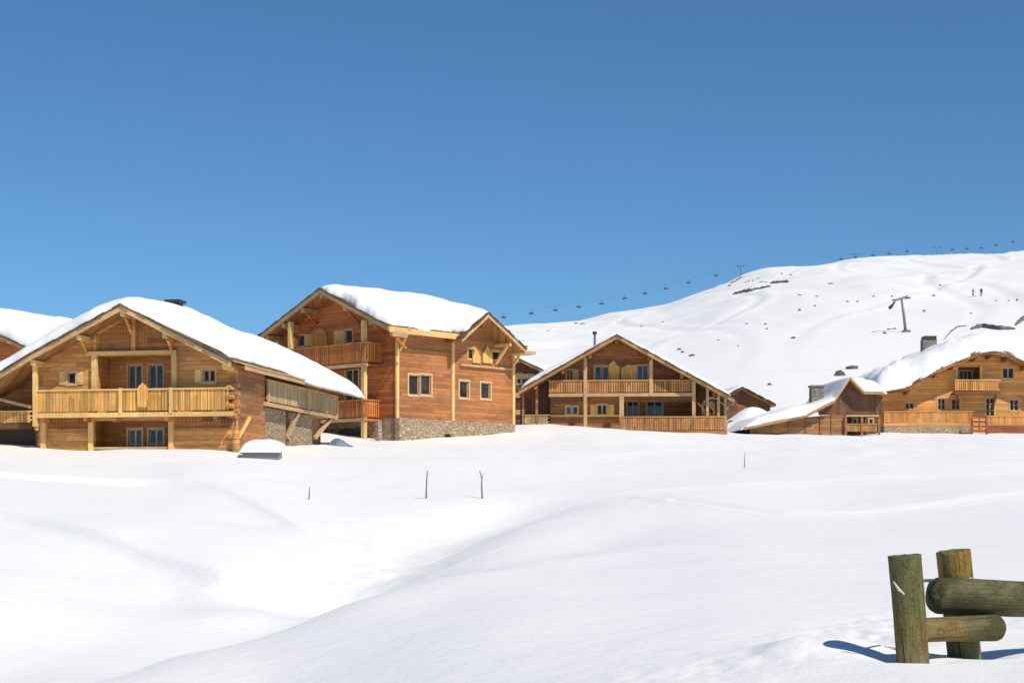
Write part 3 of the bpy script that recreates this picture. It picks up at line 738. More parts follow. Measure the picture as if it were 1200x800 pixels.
    mb = MB(); mb.prism([(.63, OV + .6, zE - .12), (.68, OV + .6, zE - .12), (.68, OV + .6, zE + .1), (.63, OV + .6, zE + .1)],
                        [(.63, D + .6, zE - .12), (.68, D + .6, zE - .12), (.68, D + .6, zE + .1), (.63, D + .6, zE + .1)])
    mb.build('eave_board', M['verge'], r)
    mb = MB()      # bare tiled strip at the eave where the snow has slid off
    rnd = random.Random(5)
    for i in range(26):
        y = ey0 - .6 + i * .42
        for j in range(2):
            x0 = rE[0] - .25 + j * .4; x1 = x0 + .42
            zz0 = zE + .36 - j * .13 + rnd.uniform(0, .03); 
            mb.prism([(x0, y, zz0), (x1, y, zz0 - .16), (x1, y, zz0 - .1), (x0, y, zz0 - .06)], [(x0, y + .40, zz0), (x1, y + .40, zz0 - .16), (x1, y + .4, zz0 - .1), (x0, y + .4, zz0 - .06)])
    mb.build('bare_shingles', M['verge'], r)
    # purlins under the overhang
    for px, py in ((142, 370), (91, 397), (192, 393), (37, 426), (262, 431)):
        u, z = fr.f(px, py, OV)
        mb = MB(); mb.box(u - .11, u + .11, OV + .1, -.004, tf(u) - .27, tf(u) - .03); mb.build('purlin', M['pale'], root)
        if px in (91, 192, 142):
            mb = MB(); mb.beam((u, -.02, tf(u) - .95), (u, OV + .5, tf(u) - .27), .12, .14); mb.build('brace', M['w1'], root)
    sp = [(prof[0][0] - .3, interp(prof, prof[0][0] - .3)), prof[1], prof[2], (.8, zE - .22 + .05)]
    def top(u, v):
        d = abs(u - Rx); base = Rz + .22 - .555 * (math.sqrt(d * d + .5) - .70)
        if u < Rx: t = .40 + .42 * min(1, d / 2.2)
        else: t = .42 + .40 * math.exp(-((v - 4.0) / 4.5) ** 2) * math.exp(-((d - 2.0) / 2.5) ** 2) + .12 * min(1, d / 4)
        return max(base, interp(sp, u) + .2) + t
    def ubf(v):
        k = float(sstep(ey0 - 2.2, ey0 - .6, np.array(v)) * (1 - sstep(ey1 - 1.6, ey1 - .2, np.array(v))))
        return .95 - 1.25 * k
    roof_snow(r, sp, top, OV + .12, D + .9, over=.15, ru=1.0, rv=1.3, nu=90, nv=110, seed=1, base=.30, ubf=ubf, vaf=lambda u: OV + .08 + (1.0 * float(sstep(Rx + .8, rE[0], np.array(u)))))
    # flue cap sticking out beyond the ridge
    u = fr.f(205.5, 0, 8)[0]; zc = fr.f(205, 352, 8)[1]
    box_part(root, 'chimney', 'flue', u - .3, u + .3, 7.7, 8.3, interp(prof, u), zc - .14)
    box_part(root, 'chimney_cap', 'flue', u - .42, u + .42, 7.5, 8.5, zc - .137, zc)
chalet_one()

# ================================================================== CHALET 2
def chalet_two():
    fr = Frame(463, 110, 3.9, -42)
    root = empty('chalet', fr.o, fr.a)
    tag(root, 'tall red-brown chalet on a stone base with a small cross gable', 'chalet', 'timber chalets')
    OV = -1.4
    WL = -11.6; D = fr.s(602, 460, 0)[0]
    apx = fr.f(375, 343, OV); lE = fr.f(303, 399, OV); rE = fr.f(460, 389, OV)
    prof = [lE, apx, rE]
    sl = (apx[1] - rE[1]) / (rE[0] - apx[0])
    tf = lambda u: interp(prof, u) - .01
    zs = fr.s(463, 489, 0)[1]      # top of stone
    s0 = smap(0); f0 = fmap(0)
    def RS(x0, x1, y0, y1, lx=0):
        a = fr.s(x0, y1, lx); b = fr.s(x1, y0, lx); return (a[0], b[0], a[1], b[1])
    def RF(x0, x1, y0, y1, ly=0):
        a = fr.f(x0, y1, ly); b = fr.f(x1, y0, ly); return (a[0], b[0], a[1], b[1])
    eh = interp(prof, 0) - .02
    wins = [RS(479, 491, 440, 462), RS(493, 505, 440, 462), RS(538.5, 549, 447, 465.5), RS(563.5, 574.5, 449, 466.5)]
    # cross gable geometry (on the side wall)
    CO = 1.5
    ca = fr.s(572, 371, CO); cl = fr.s(541, 400, CO); cr = fr.s(616, 413, CO)
    cprof = [cl, ca, cr]
    ctf = lambda u: interp(cprof, u) - .01
    def stop(u): return max(eh, ctf(u)) if cl[0] < u < cr[0] else eh
    # intersection cuts
    gw = [RS(548.5, 555.5, 409, 420), RS(577, 586, 412, 421)]
    cuts = [cl[0], ca[0]] + [cl[0] + (ca[0]-cl[0]) * k / 6 for k in range(6)] + [ca[0] + (cr[0]-ca[0]) * k / 6 for k in range(6)]
    mb = MB(); wall(mb, s0, 0, D, zs, stop, wins + gw, cuts=cuts); mb.build('side_wall', M['w2'], root)
    vent = RS(519.5, 528, 508.5, 516)
    mb = MB(); wall(mb, smap(.12), -.12, D, -1.2, zs - .003, [vent], th=.4)
    mb.prism([(.12, -.12, -1.2), (-1.6, -.12, -1.2), (-.9, -.12, zs - .003), (.12, -.12, zs - .003)], [(.12, .28, -1.2), (-1.6, .28, -1.2), (-.9, .28, zs - .003), (.12, .28, zs - .003)])
    mb.build('stone_base', M['stone2'], root)
    box_part(root, 'vent', 'flue', -.2, -.1, vent[0] - .1, vent[1] + .1, vent[2] - .1, vent[3] + .1)
    for w in wins: window(root, s0, *w, leaves=1, casing=.13, frame='frame')
    for w in gw: window(root, s0, *w, leaves=1, casing=.1, frame='frame')
    for px in (464, 530, 601.5):
        y = fr.s(px, 450, .02)[0]; y = max(.12, min(D - .12, y)); post(root, s0, y, zs - .02, stop(y) - .03, .24, .004, .14)
    # horizontal string beam and darker band below the eave
    mb = MB(); z0 = fr.s(500, 411, 0)[1]; z1 = z0 + .3
    pbox(mb, s0, .3, fr.s(528, 400, 0)[0], z0, z0 + .1, .004, .06); mb.build('string_beam', M['w1d'], root)
    # eave brackets on side wall
    for y in (.25,):
        mb = MB(); mb.beam((.05, y + .1, eh - 1.5), (1.0, y + .1, eh - .1), .14, .16); mb.build('brace', M['pale'], root)
    ybr = [fr.s(580, 425, 0)[0], fr.s(600, 425, 0)[0]]
    for y in ybr:
        zt = fr.s(575, 408, 0)[1]
        mb = MB(); mb.beam((.02, y, zt - 1.1), (1.15, y, zt + .1), .14, .16); mb.beam((.0, y, zt + .18), (1.45, y, zt + .18), .16, .18); mb.build('brace', M['pale'], root)
    # small decorative peaked shutters in the cross gable
    for x0, x1, yt, yb in ((553, 562, 409, 425), (564.5, 576, 404.5, 425)):
        a = RS(x0, x1, yt, yb); m = (a[0] + a[1]) / 2
        q = [(a[0], a[2]), (a[1], a[2]), (a[1], a[2] + (a[3]-a[2])*.45), (m, a[3]), (a[0], a[2] + (a[3]-a[2])*.45)]
        mb = MB(); mb.prism([(.04, u, w) for u, w in q], [(.1, u, w) for u, w in q]); mb.build('shutter', M['yel'], root)
    mb = MB(); a = RS(538, 601, 425.5, 428.5); pbox(mb, s0, a[0], min(a[1], D - .3), a[2], a[2] + .14, .004, .2); mb.build('ledge_beam', M['verge'], root)
    # front facade --------------------------------------------------------
    # upper floor slab height and rails
    U = RF(358, 448, 386, 424)
    zu = fr.f(428, 426, -1.3)[1]; zut = fr.f(430, 401, -1.3)[1]
    zl = fr.f(430, 490, -1.3)[1]; zlt = fr.f(430, 468, -1.3)[1]
    fw = [RF(349.5, 357, 392.5, 406), RF(405, 413, 386, 402)]
    lw = [RF(350, 362, 432, 462), RF(405, 420, 432, 486), RF(372, 386, 434, 462)]
    fw = [(a, b, max(c, zu + .25), d) for a, b, c, d in fw]
    mb = MB(); wall(mb, f0, WL, -.002, 0, zl - .003, []); mb.build('wall', M['stone'], root)
    mb = MB(); wall(mb, f0, WL, -.002, zl, tf, fw + lw[1:2], cuts=[apx[0]]); mb.build('wall', M['w2f'], root)
    window(root, f0, *fw[0], leaves=1, shutters=[(-1, 'yel'), (1, 'yel')], sw=.75)
    window(root, f0, *fw[1], leaves=1, shutters=[(-1, 'yel')], sw=1.0)
    window(root, f0, *lw[1], leaves=2, name='glazed_door')
    # arched orange door between the windows
    a = RF(365.5, 384, 383, 412); a = (a[0], a[1], zu + .05, a[3]); m = (a[0] + a[1]) / 2; w = (a[1] - a[0]) / 2
    q = [(a[0], a[2]), (a[1], a[2])] + [(m + w * math.cos(math.pi * k / 10), a[3] - w + w * math.sin(math.pi * k / 10)) for k in range(11)]
    mb = MB(); mb.prism([(u, -.01, z) for u, z in q], [(u, -.07, z) for u, z in q]); dr = mb.build('door', M['org'], root)
    mb = MB(); mb.box(a[1] - .2, a[1] - .15, -.12, -.072, a[2] + 1.0, a[2] + 1.14); mb.build('handle', M['flue'], dr)
    # balconies
    def balc(zf, ztop, u0, u1, uo, dpt, dpt2, post_u):
        box_part(root, 'balcony_floor', 'w2f', u0, u1, -dpt + .04, -.003, zf - .14, zf)
        mb = MB(); pbox(mb, fmap(-dpt), u0, u1 + .03, zf - .18, zf + .04, -.03, .06); mb.build('balcony_beam', M['verge'], root)
        balustrade(root, fmap(-dpt), u0, u1, zf + .04, ztop, 'w2r', rail='w2r', board=.12, gap=.07)
        balustrade(root, smap(u1 - .03), -dpt + .07, -.02, zf + .04, ztop, 'w2r', rail='w2r', board=.12, gap=.07)
    a0 = fr.f(338, 0, -1.0)[0]; a1 = fr.f(430, 0, -1.4)[0]
    balc(zu, zut, WL + .1, a1, 0, 1.4, 1, 0)
    b1 = fr.f(427, 0, -1.4)[0]
    balc(zl, zlt, WL + .1, b1, 0, 1.4, 1, 0)
    for px, y0_, y1_ in ((340, 0, 0), (426, 0, 0)):
        u = fr.f(px, 400, -1.25)[0]
        post(root, fmap(-1.2), u, zl - 2.0 if px > 400 else zl, tf(u) - .3, .28, -.14, .14, name='post')
    post(root, fmap(-1.2), fr.f(443, 500, -1.25)[0], -.6, zl - .19, .3, -.15, .15, mat='stone2', name='pillar')
    # under-balcony: black panel painting the shade inside an opening
    a = RF(398, 425, 493, 520); mb = MB(); pbox(mb, f0, a[0], a[1], 0, zl - .5, .004, .08); mb.build('dark_opening_panel', M['flue'], root)
    # back and left walls
    box_part(root, 'back_wall', 'w2', WL, -.26, D - .25, D, 0, tf(WL)); box_part(root, 'far_wall', 'w2', WL, WL + .25, .26, D - .26, 0, tf(WL))
    # purlins
    for f in (0.0, .33, .68, .97):
        for s in (-1, 1):
            if f == 0 and s > 0: continue
            u = apx[0] + (rE[0] - apx[0]) * f if s > 0 else apx[0] + (lE[0] - apx[0]) * f * .9
            mb = MB(); mb.box(u - .12, u + .12, OV + .1, -.004, tf(u) - .32, tf(u) - .03); mb.build('purlin', M['verge'], root)
            if f > 0:
                mb = MB(); mb.beam((u, -.02, tf(u) - 1.0), (u, OV + .45, tf(u) - .32), .13, .14); mb.build('brace', M['w2f'], root)
    # roof
    ext = .9; pr = [lE, apx, (ext, apx[1] - sl * (ext - apx[0]))]
    rl = roof(root, pr, OV, cl[0] + .25, th=.22, vh=.34)
    cutu = -1.0; pr2 = [lE, apx, (cutu, apx[1] - sl * (cutu - apx[0]))]
    roof(root, pr2, cl[0] + .26, D + .8, th=.22, verge=None)
    mb = MB(); ze = pr[2][1]
    mb.box(ext + .003, ext + .06, OV + .02, cl[0] + .5, ze - .12, ze + .26); mb.build('eave_board', M['pale'], rl)
    mb = MB(); y = OV + .3
    while y < cl[0]: mb.beam((.05, y, eh + .0), (ext - .05, y, ze + .02 ), .1, .14); y += .8
    mb.build('rafters', M['soffit'], rl)
    # cross gable roof: ridge along x from the side face to the main slope
    xin = apx[0] - .2
    r2 = roof(root, cprof, CO, -4.5, th=.2, ax='x', vh=.3, name='cross_gable_roof')
    tb = fr.s(630, 409, CO)
    mb = MB(); mb.box(-1.5, CO - .1, cr[0] - .1, cr[0] + 1.2, cr[1] - .05, cr[1] + .16); mb.build('eave_boards', M['verge'], r2)
    def top(u, v):
        d = abs(u - apx[0]); base = apx[1] + .22 - sl * (math.sqrt(d * d + 1.2) - 1.1)
        t = (.30 if u < apx[0] else .40 + .30 * math.exp(-((v - 5) / 4) ** 2) * min(1, d / 2)) - .12 * sstep(8.5, 10, np.array(v)) 
        return max(base, interp(pr, u) + .2) + float(t)
    us = [(apx[0] - 2.2, interp(pr, apx[0] - 2.2)), apx, pr[2]]
    roof_snow(rl, pr, top, OV + .14, D + 1.0, over=.12, ru=1.0, rv=.9, nu=80, nv=70, seed=5, u0=apx[0] - .35, base=.34,
              ubf=lambda v: ext - .06 - (1.9 + .12 + ext) * float(sstep(cl[0] - .3, cl[0] + 1.2, np.array(v))))
    roof_snow(rl, pr, lambda u, v: interp(pr, u) + .42, OV + 1.4, D + 1.0, over=.1, ru=.8, rv=.9, nu=40, nv=40, seed=8, u1=apx[0] - .1, base=.34)
    cs = (ca[1] - cl[1]) / (ca[0] - cl[0])
    def ctop(u, v):
        d = abs(u - ca[0]); return ca[1] + .36 - cs * (math.sqrt(d * d + .1) - .3) + .28 * sstep(0, 3, np.array(CO - v))
    roof_snow(r2, cprof, lambda u, v: max(float(ctop(u, v)), interp(cprof, u) + (.62 if u > ca[0] else .42)), CO - .2, -4.5, over=.12, u0=cl[0] + .45, ru=.5, rv=.9, nu=50, nv=40, seed=9, ax='x', base=.32)
chalet_two()

# ================================================================== CHALET 3
def chalet_three():
    fr = Frame(815, 129, 5.6, -3)
    root = empty('chalet', fr.o, fr.a)
    tag(root, 'wide tawny chalet in the middle distance with two long balconies under a broad gable', 'chalet', 'timber chalets')
    OV = -2.0; BF = -1.2
    L0 = fr.f(645, 0)[0]
    ap = fr.f(723, 396, OV); lE = fr.f(608, 461, OV); rE = fr.f(861, 471, OV)
    prof = [lE, ap, rE]; tf = lambda u: interp(prof, u) - .01
    f0 = fmap(0); D = 13
    def R(x0, x1, y0, y1, ly=0):
        a = fr.f(x0, y1, ly); b = fr.f(x1, y0, ly); return (a[0], b[0], a[1], b[1])
    zu = fr.f(740, 461, BF)[1]; zut = fr.f(740, 445.5, BF)[1]; zg = fr.f(740, 503, 0)[1]
    W = [R(697, 704.5, 429, 446), R(706, 713, 429, 446), R(747, 759, 428, 446), R(664, 671, 433, 446), R(663.5, 669, 476, 485), R(671, 677, 476, 485), R(700, 711, 474, 485.5)]
    lo = R(730, 812, 463, 500)
    mb = MB(); wall(mb, f0, L0, 0, -.3, zu, W[4:] + [(lo[0], lo[1], zg, lo[3] - .5)]); mb.build('wall', M['w3'], root)
    mb = MB(); wall(mb, f0, L0, 0, zu + .002, tf, W[:4], cuts=[ap[0]]); mb.build('wall', M['w3'], root)
    window(root, f0, *W[0], leaves=1, glass='b'); window(root, f0, *W[1], leaves=1, glass='b', shutters=[(1, 'yel')], sw=.75)
    window(root, f0, *W[2], leaves=2, glass='b', shutters=[(-1, 'yel'), (1, 'w3')], sw=.6)
    window(root, f0, *W[3], leaves=2, shutters=[(1, 'frame')], sw=.35)
    for w in W[4:6]: window(root, f0, *w, leaves=1, glass='b')
    window(root, f0, *W[6], leaves=2, shutters=[(-1, 'yel'), (1, 'yel')], sw=.45)
    # recess
    rb = fmap(2.2); a, b = lo[0] - .3, lo[1] + .3
    gd = [R(735, 748, 470, 500, 2.2), R(758, 776, 470, 500, 2.2)]
    gd = [(x[0], x[1], zg + .1, x[3]) for x in gd]
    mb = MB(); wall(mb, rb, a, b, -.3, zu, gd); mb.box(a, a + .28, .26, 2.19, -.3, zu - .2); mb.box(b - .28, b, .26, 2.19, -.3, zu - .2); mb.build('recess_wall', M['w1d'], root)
    for g in gd: window(root, rb, *g, leaves=2, glass='b', name='glazed_door', bars=1)
    # yellow peaked boards beside the upper windows
    for x0, x1, yt in ((713.8, 725, 422), (728, 742, 427)):
        q = R(x0, x1, yt, 447); m = (q[0] + q[1]) / 2
        pts = [(q[0], q[2]), (q[1], q[2]), (q[1], q[3] - .5), (m, q[3]), (q[0], q[3] - .3)]
        mb = MB(); mb.prism([(u, -.08, z) for u, z in pts], [(u, -.13, z) for u, z in pts]); mb.build('shutter', M['yel'], root)
    # balconies
    a, b = fr.f(643, 0, BF)[0], fr.f(813, 0, BF)[0]
    box_part(root, 'balcony_floor', 'w3', a, b, BF + .04, -.003, zu - .16, zu)
    mb = MB(); pbox(mb, fmap(BF), a, b, zu - .22, zu + .04, -.03, .07); mb.build('balcony_beam', M['verge'], root)
    balustrade(root, fmap(BF), a, b, zu + .04, zut, 'w3v', rail='w1', board=.13, gap=.05)
    for px in (686, 763, 813):
        u = fr.f(px, 0, BF)[0]; post(root, fmap(BF), u, zu - .2 if px == 763 else -.2, min(tf(u) - .03, tf(u)) , .26, -.12, .12, 'verge')
    post(root, fmap(BF), fr.f(728.5, 0, BF)[0], -.2, zu - .23, .34, -.14, .14, 'verge')
    a, b = fr.f(727, 0, -1.6)[0], fr.f(851, 0, -1.6)[0]
    zr0 = fr.f(790, 503, -1.6)[1]; zr1 = fr.f(790, 488, -1.6)[1]
    balustrade(root, fmap(-1.6), a, b, zr0 - .1, zr1, 'w3v', rail='w1', board=.14, gap=.04)
    box_part(root, 'terrace_floor', 'w3', a, b, -1.56, -.003, zr0 - .5, zr0 - .05)
    mb = MB(); pbox(mb, fmap(0), L0, fr.f(726, 0)[0], fr.f(0, 490)[1], fr.f(0, 488)[1], .004, .06); mb.build('string_beam', M['pale'], root)
    # right hand porch under the long roof slope, open with posts and railings
    for px in (829, 842, 850):
        u = fr.f(px, 0, -1.3)[0]; post(root, fmap(-1.3), u, -.2, tf(u) - .02, .2, -.1, .1, 'verge')
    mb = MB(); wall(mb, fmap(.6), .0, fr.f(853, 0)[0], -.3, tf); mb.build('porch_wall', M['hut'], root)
    u0, u1 = fr.f(818, 0)[0], fr.f(848, 0)[0]
    window(root, fmap(.63), u0 + .4, u0 + 1.2, zr1 + .1, zr1 + 1.1, inset=-.05); 
    rnd = random.Random(4)
    mb = MB()
    for k in range(9):
        p0 = Vector((u0 + rnd.uniform(-.2, 1.6), -1.0 + rnd.uniform(-.2, .4), zr0 + 1.6 + rnd.uniform(-.6, .9))); p1 = p0 + Vector((rnd.uniform(.3, .8), .1, rnd.uniform(-.8, .5)))
        mb.beam(p0, p1, .07, .09)
    mb.build('lattice', M['frame'], root)
    # left wing under the slope
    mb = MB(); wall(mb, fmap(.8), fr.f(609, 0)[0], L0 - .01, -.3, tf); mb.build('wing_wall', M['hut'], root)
    for px in (613, 629):
        u = fr.f(px, 0, -.9)[0]; post(root, fmap(-.9), u, -.3, tf(u) - .03, .18, -.09, .09, 'w3')
    a, b = fr.f(612, 0, -.9)[0], fr.f(644, 0, -.9)[0]
    balustrade(root, fmap(-.9), a, b, fr.f(0, 499, -.9)[1], fr.f(0, 488, -.9)[1], 'grey', rail='verge')
    box_part(root, 'back_wall', 'w3', fr.f(609, 0)[0], 2.5, D - .25, D, -.3, tf(fr.f(640, 0)[0]))
    for f in (0, .3, .6, .9):
        for s in (-1, 1):
            if f == 0 and s > 0: continue
            e = rE if s > 0 else lE; u = ap[0] + (e[0] - ap[0]) * f * .92
            mb = MB(); mb.box(u - .13, u + .13, OV + .1, .55, tf(u) - .32, tf(u) - .02); mb.build('purlin', M['w3'], root)
    r = roof(root, prof, OV, D + .8, th=.22, vh=.3, verge='edge3')
    sl = (ap[1] - rE[1]) / (rE[0] - ap[0])
    # snow on both slopes, thicker on the right
    def top(u, v):
        d = abs(u - ap[0]); base = ap[1] + .25 - sl * (math.sqrt(d * d + 1.0) - 1)
        return max(base, interp(prof, u) + .2) + (.12 if u < ap[0] else .14)
    roof_snow(r, prof, lambda u, v: top(u, v), OV + 2.4, D + 1, over=.1, ru=.9, rv=1.2, nu=80, nv=50, seed=12, base=.33)
    # metal flue near the left slope
    mb = MB(); u, z = fr.f(697, 393, 4); mb.tube([(u, 4, z - 1.6), (u, 4, z + .1)], .1, 10); mb.build('flue', M['steel'], root)
    mb = MB(); mb.tube([(u, 4, z + .12), (u, 4, z + .3)], [.2, .18], 10); mb.build('flue_cap', M['flue'], root)
chalet_three()

# ================================================================== CHALET 4 (right edge)
def chalet_four():
    fr = Frame(1165, 150, 6.4, 0)
    root = empty('chalet', fr.o, fr.a)
    tag(root, 'orange timber chalet at the right edge with deep rounded snow over its gable', 'chalet', 'timber chalets')
    OV = -1.9
    pts = [(1029, 463), (1066, 456), (1098, 436), (1119, 427), (1145, 417), (1163, 414), (1182, 418), (1204, 428), (1240, 446), (1290, 466)]
    prof = [fr.f(x, y, OV) for x, y in pts]; tf = lambda u: interp(prof, u) - .01
    f0 = fmap(0); D = 14
    def R(x0, x1, y0, y1, ly=0):
        a = fr.f(x0, y1, ly); b = fr.f(x1, y0, ly); return (a[0], b[0], a[1], b[1])
    W = [R(1099, 1107.5, 467, 480), R(1115.5, 1124.5, 467, 480), R(1183.5, 1193.5, 468, 481), R(1061, 1071, 472, 479)]
    door = R(1155.5, 1165, 466, 488); up = R(1123, 1148, 430, 457); up2 = R(1175, 1188, 431, 443); W5 = [R(1215, 1224, 468, 481)]
    L0 = fr.f(1033, 0)[0]; L1 = fr.f(1285, 0)[0]
    z2 = fr.f(0, 459)[1]
    cuts = [p[0] for p in prof]
    mb = MB(); wall(mb, f0, L0, L1, -.3, tf, W + [door, up, up2] + W5, cuts=cuts); mb.build('wall', M['w4'], root)
    for w in W[:3] + W5: window(root, f0, *w, leaves=2, frame='frame', casing=.12, bars=1)
    window(root, f0, *W[3], leaves=2)
    window(root, f0, *up2, leaves=2, casing=.1)
    window(root, f0, *door, leaves=2, name='glazed_door', bars=2)
    # upper loggia
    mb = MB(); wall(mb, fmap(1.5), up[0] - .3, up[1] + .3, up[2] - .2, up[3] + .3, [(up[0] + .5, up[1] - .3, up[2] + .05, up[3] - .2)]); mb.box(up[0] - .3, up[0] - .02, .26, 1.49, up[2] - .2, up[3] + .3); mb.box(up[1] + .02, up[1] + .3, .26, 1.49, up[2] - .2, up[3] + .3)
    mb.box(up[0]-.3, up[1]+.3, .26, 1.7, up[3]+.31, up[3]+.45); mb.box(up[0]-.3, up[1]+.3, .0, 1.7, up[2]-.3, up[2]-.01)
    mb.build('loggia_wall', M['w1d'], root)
    window(root, fmap(1.5), up[0] + .5, up[1] - .3, up[2] + .05, up[3] - .2, leaves=3, name='glazed_door')
    for px in (1120.5, 1149.5): post(root, f0, fr.f(px, 0)[0], up[2], up[3] + .1, .22, .004, .14, 'pale')
    BF = -1.2
    a, b = fr.f(1119, 0, BF)[0], fr.f(1172, 0, BF)[0]; zt = fr.f(0, 445, BF)[1]; zf = fr.f(0, 459, BF)[1]
    box_part(root, 'balcony_floor', 'redw', a, b, BF + .04, -.003, zf - .18, zf)
    mb = MB(); pbox(mb, fmap(BF), a, b, zf - .24, zf + .03, -.03, .06); mb.build('balcony_beam', M['redw'], root)
    balustrade(root, fmap(BF), a, b, zf + .03, zt, 'w4v', rail='pale', board=.14, gap=.05)
    for u in (a + .3, b - .3):
        mb = MB(); mb.beam((u, -.02, zf - 1.3), (u, BF + .2, zf - .24), .16, .18); mb.build('brace', M['redw'], root)
    # lower terrace apron
    a, b = L0 - .1, fr.f(1139, 0, -1.5)[0]; z0, z1 = fr.f(0, 496, -1.5)[1], fr.f(0, 482, -1.5)[1]
    balustrade(root, fmap(-1.5), a, b, z0, z1, 'w4v', rail='w4', board=.17, gap=.015)
    box_part(root, 'terrace_floor', 'w4', a, b, -1.46, -.003, z0 - .15, z0 + .04)
    box_part(root, 'terrace_wall', 'stone2', a, b, -1.44, -1.1, -.8, z0 - .153)
    a, b = fr.f(1157, 0, -1.5)[0], L1; z0, z1 = fr.f(0, 506, -1.5)[1], fr.f(0, 498, -1.5)[1]
    mb = MB(); pbox(mb, fmap(-1.5), a, b, z0 - .5, z1, -.1, 0); mb.build('low_fence_panel', M['redw'], root)
    balustrade(root, fmap(-1.45), a, b, z1 + .01, z1 + .8, 'w4v', rail='w4', board=.12, gap=.12)
    # verge shading board under the snow
    for k in (1, 2, 3, 4, 5, 6, 7):
        u = prof[k][0]; mb = MB(); mb.box(u - .13, u + .13, OV + .1, -.004, tf(u) - .34, tf(u) - .03); mb.build('purlin', M['w1d'], root)
    mb = MB()
    for (a_, za), (b_, zb_) in zip(prof[:-1], prof[1:]):
        q = [(a_, za - .42), (b_, zb_ - .42), (b_, zb_ - .003), (a_, za - .003)]
        mb.prism([(u, OV + .35, z) for u, z in q], [(u, OV + .42, z) for u, z in q])
    box_part(root, 'back_wall', 'w4', L0, L1, D - .25, D, -.3, tf(L0 + 1))
    box_part(root, 'end_wall', 'w4', L0, L0 + .25, .26, D - .26, -.3, tf(L0))
    r = roof(root, prof, OV, D + .8, th=.2, vh=.5, verge='w1d')
    tp = [fr.f(x, y, 2.0) for x, y in ((1020, 436), (1036, 431), (1075, 416), (1098, 405), (1120, 398), (1142, 392), (1165, 393), (1186, 398), (1202, 405), (1240, 421), (1300, 448))]
    def top(u, v): return interp(tp, u) - .35 * math.exp(-((v - OV) / 1.2) ** 2) + .0
    roof_snow(r, prof, top, OV - .15, D + 1, over=.3, ru=1.6, rv=2.4, nu=90, nv=50, seed=21, base=.27)
    # chimney with dark cap, in the shade side of the roof
    a, b = fr.f(1082, 0, 4)[0], fr.f(1098, 0, 4)[0]
    c = box_part(root, 'chimney', 'chim', a, b, 4, 5.1, fr.f(0, 425, 4)[1], fr.f(0, 397, 4)[1])
    box_part(c, 'chimney_cap', 'flue', a + .1, b - .05, 3.9, 5.2, fr.f(0, 396.9, 4)[1], fr.f(0, 393.5, 4)[1])
chalet_four()

# ================================================================== low building between chalets
def low_house():
    fr = Frame(996, 140, 6.0, 4)
    root = empty('low_chalet', fr.o, fr.a)
    tag(root, 'low brown building left of the orange chalet, its small dark gable tailing off left', 'chalet')
    OV = -.9
    pts = [(872, 503), (945, 488), (978, 471), (996, 444), (1013, 461), (1036, 461.5)]
    prof = [fr.f(x, y, OV) for x, y in pts]; tf = lambda u: interp(prof, u) - .01
    f0 = fmap(0); cuts = [p[0] for p in prof]
    L0, L1 = fr.f(879, 0)[0], fr.f(1034, 0)[0]
    zc = fr.f(0, 482)[1]
    brown = M['w3']
    mb = MB(); wall(mb, f0, L0, fr.f(990, 0)[0], -.4, lambda u: min(tf(u), zc), cuts=cuts); mb.build('wall', M['lowb'], root)
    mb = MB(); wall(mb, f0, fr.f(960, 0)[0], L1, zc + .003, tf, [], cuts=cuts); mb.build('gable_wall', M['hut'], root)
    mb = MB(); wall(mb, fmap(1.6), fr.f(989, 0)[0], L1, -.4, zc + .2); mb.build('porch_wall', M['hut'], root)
    # uprights on the long low wall
    for px in (905, 925, 945, 962, 975): 
        u = fr.f(px, 0)[0]; post(root, f0, u, -.3, min(tf(u), zc) - .05, .18, .004, .09, 'w3')
    # porch rail and posts
    a, b = fr.f(991, 0, -.2)[0], fr.f(1030, 0, -.2)[0]
    mb = MB(); pbox(mb, fmap(-.2), a, b, fr.f(0, 484, -.2)[1], fr.f(0, 482, -.2)[1], -.1, .1); mb.build('porch_beam', M['verge'], root)
    balustrade(root, fmap(-.2), a, b, fr.f(0, 503, -.2)[1], fr.f(0, 493, -.2)[1], 'w3v', rail='edge3')
    for px in (991, 1010, 1030): post(root, fmap(-.2), fr.f(px, 0, -.2)[0], -.3, fr.f(0, 484, -.2)[1] - .003, .18, -.09, .09, 'w3')
    w = (fr.f(999, 0, 1.6)[0], fr.f(1004, 0, 1.6)[0], fr.f(0, 493, 1.6)[1], fr.f(0, 486.5, 1.6)[1])
    window(root, fmap(1.56), *w, leaves=1, inset=-.05, frame='verge'); w2 = (fr.f(1018, 0, 1.6)[0], fr.f(1023, 0, 1.6)[0], w[2], w[3]); window(root, fmap(1.56), *w2, leaves=1, inset=-.05, frame='verge')
    box_part(root, 'back_wall', 'w3', L0, L1, 8.7, 9, -.4, zc)
    r = roof(root, prof, OV, 9.5, th=.14, vh=.24, verge='edge3', edge=None)
    tp = [fr.f(x, y, 2) for x, y in ((866, 499), (880, 490), (900, 484), (920, 477), (945, 474), (968, 466), (985, 450), (996, 441), (1010, 445), (1040, 447))]
    def top(u, v): return max(interp(prof, u) + .25, interp(tp, u) - .0 + .0 - (.9 * math.exp(-((v - OV) / .9) ** 2) if u > prof[2][0] else 0))
    roof_snow(r, prof, top, OV + .05, 9.8, over=.25, ru=.9, rv=2.0, nu=110, nv=50, seed=31, base=.2)
    a, b = fr.f(951.5, 0, 3)[0], fr.f(965.5, 0, 3)[0]
    c = box_part(root, 'chimney', 'chim', a, b, 3, 4.0, fr.f(0, 478, 3)[1], fr.f(0, 448, 3)[1])
    box_part(c, 'chimney_cap', 'chim', a - .08, b + .08, 2.92, 4.08, fr.f(0, 447.9, 3)[1], fr.f(0, 446, 3)[1])
low_house()

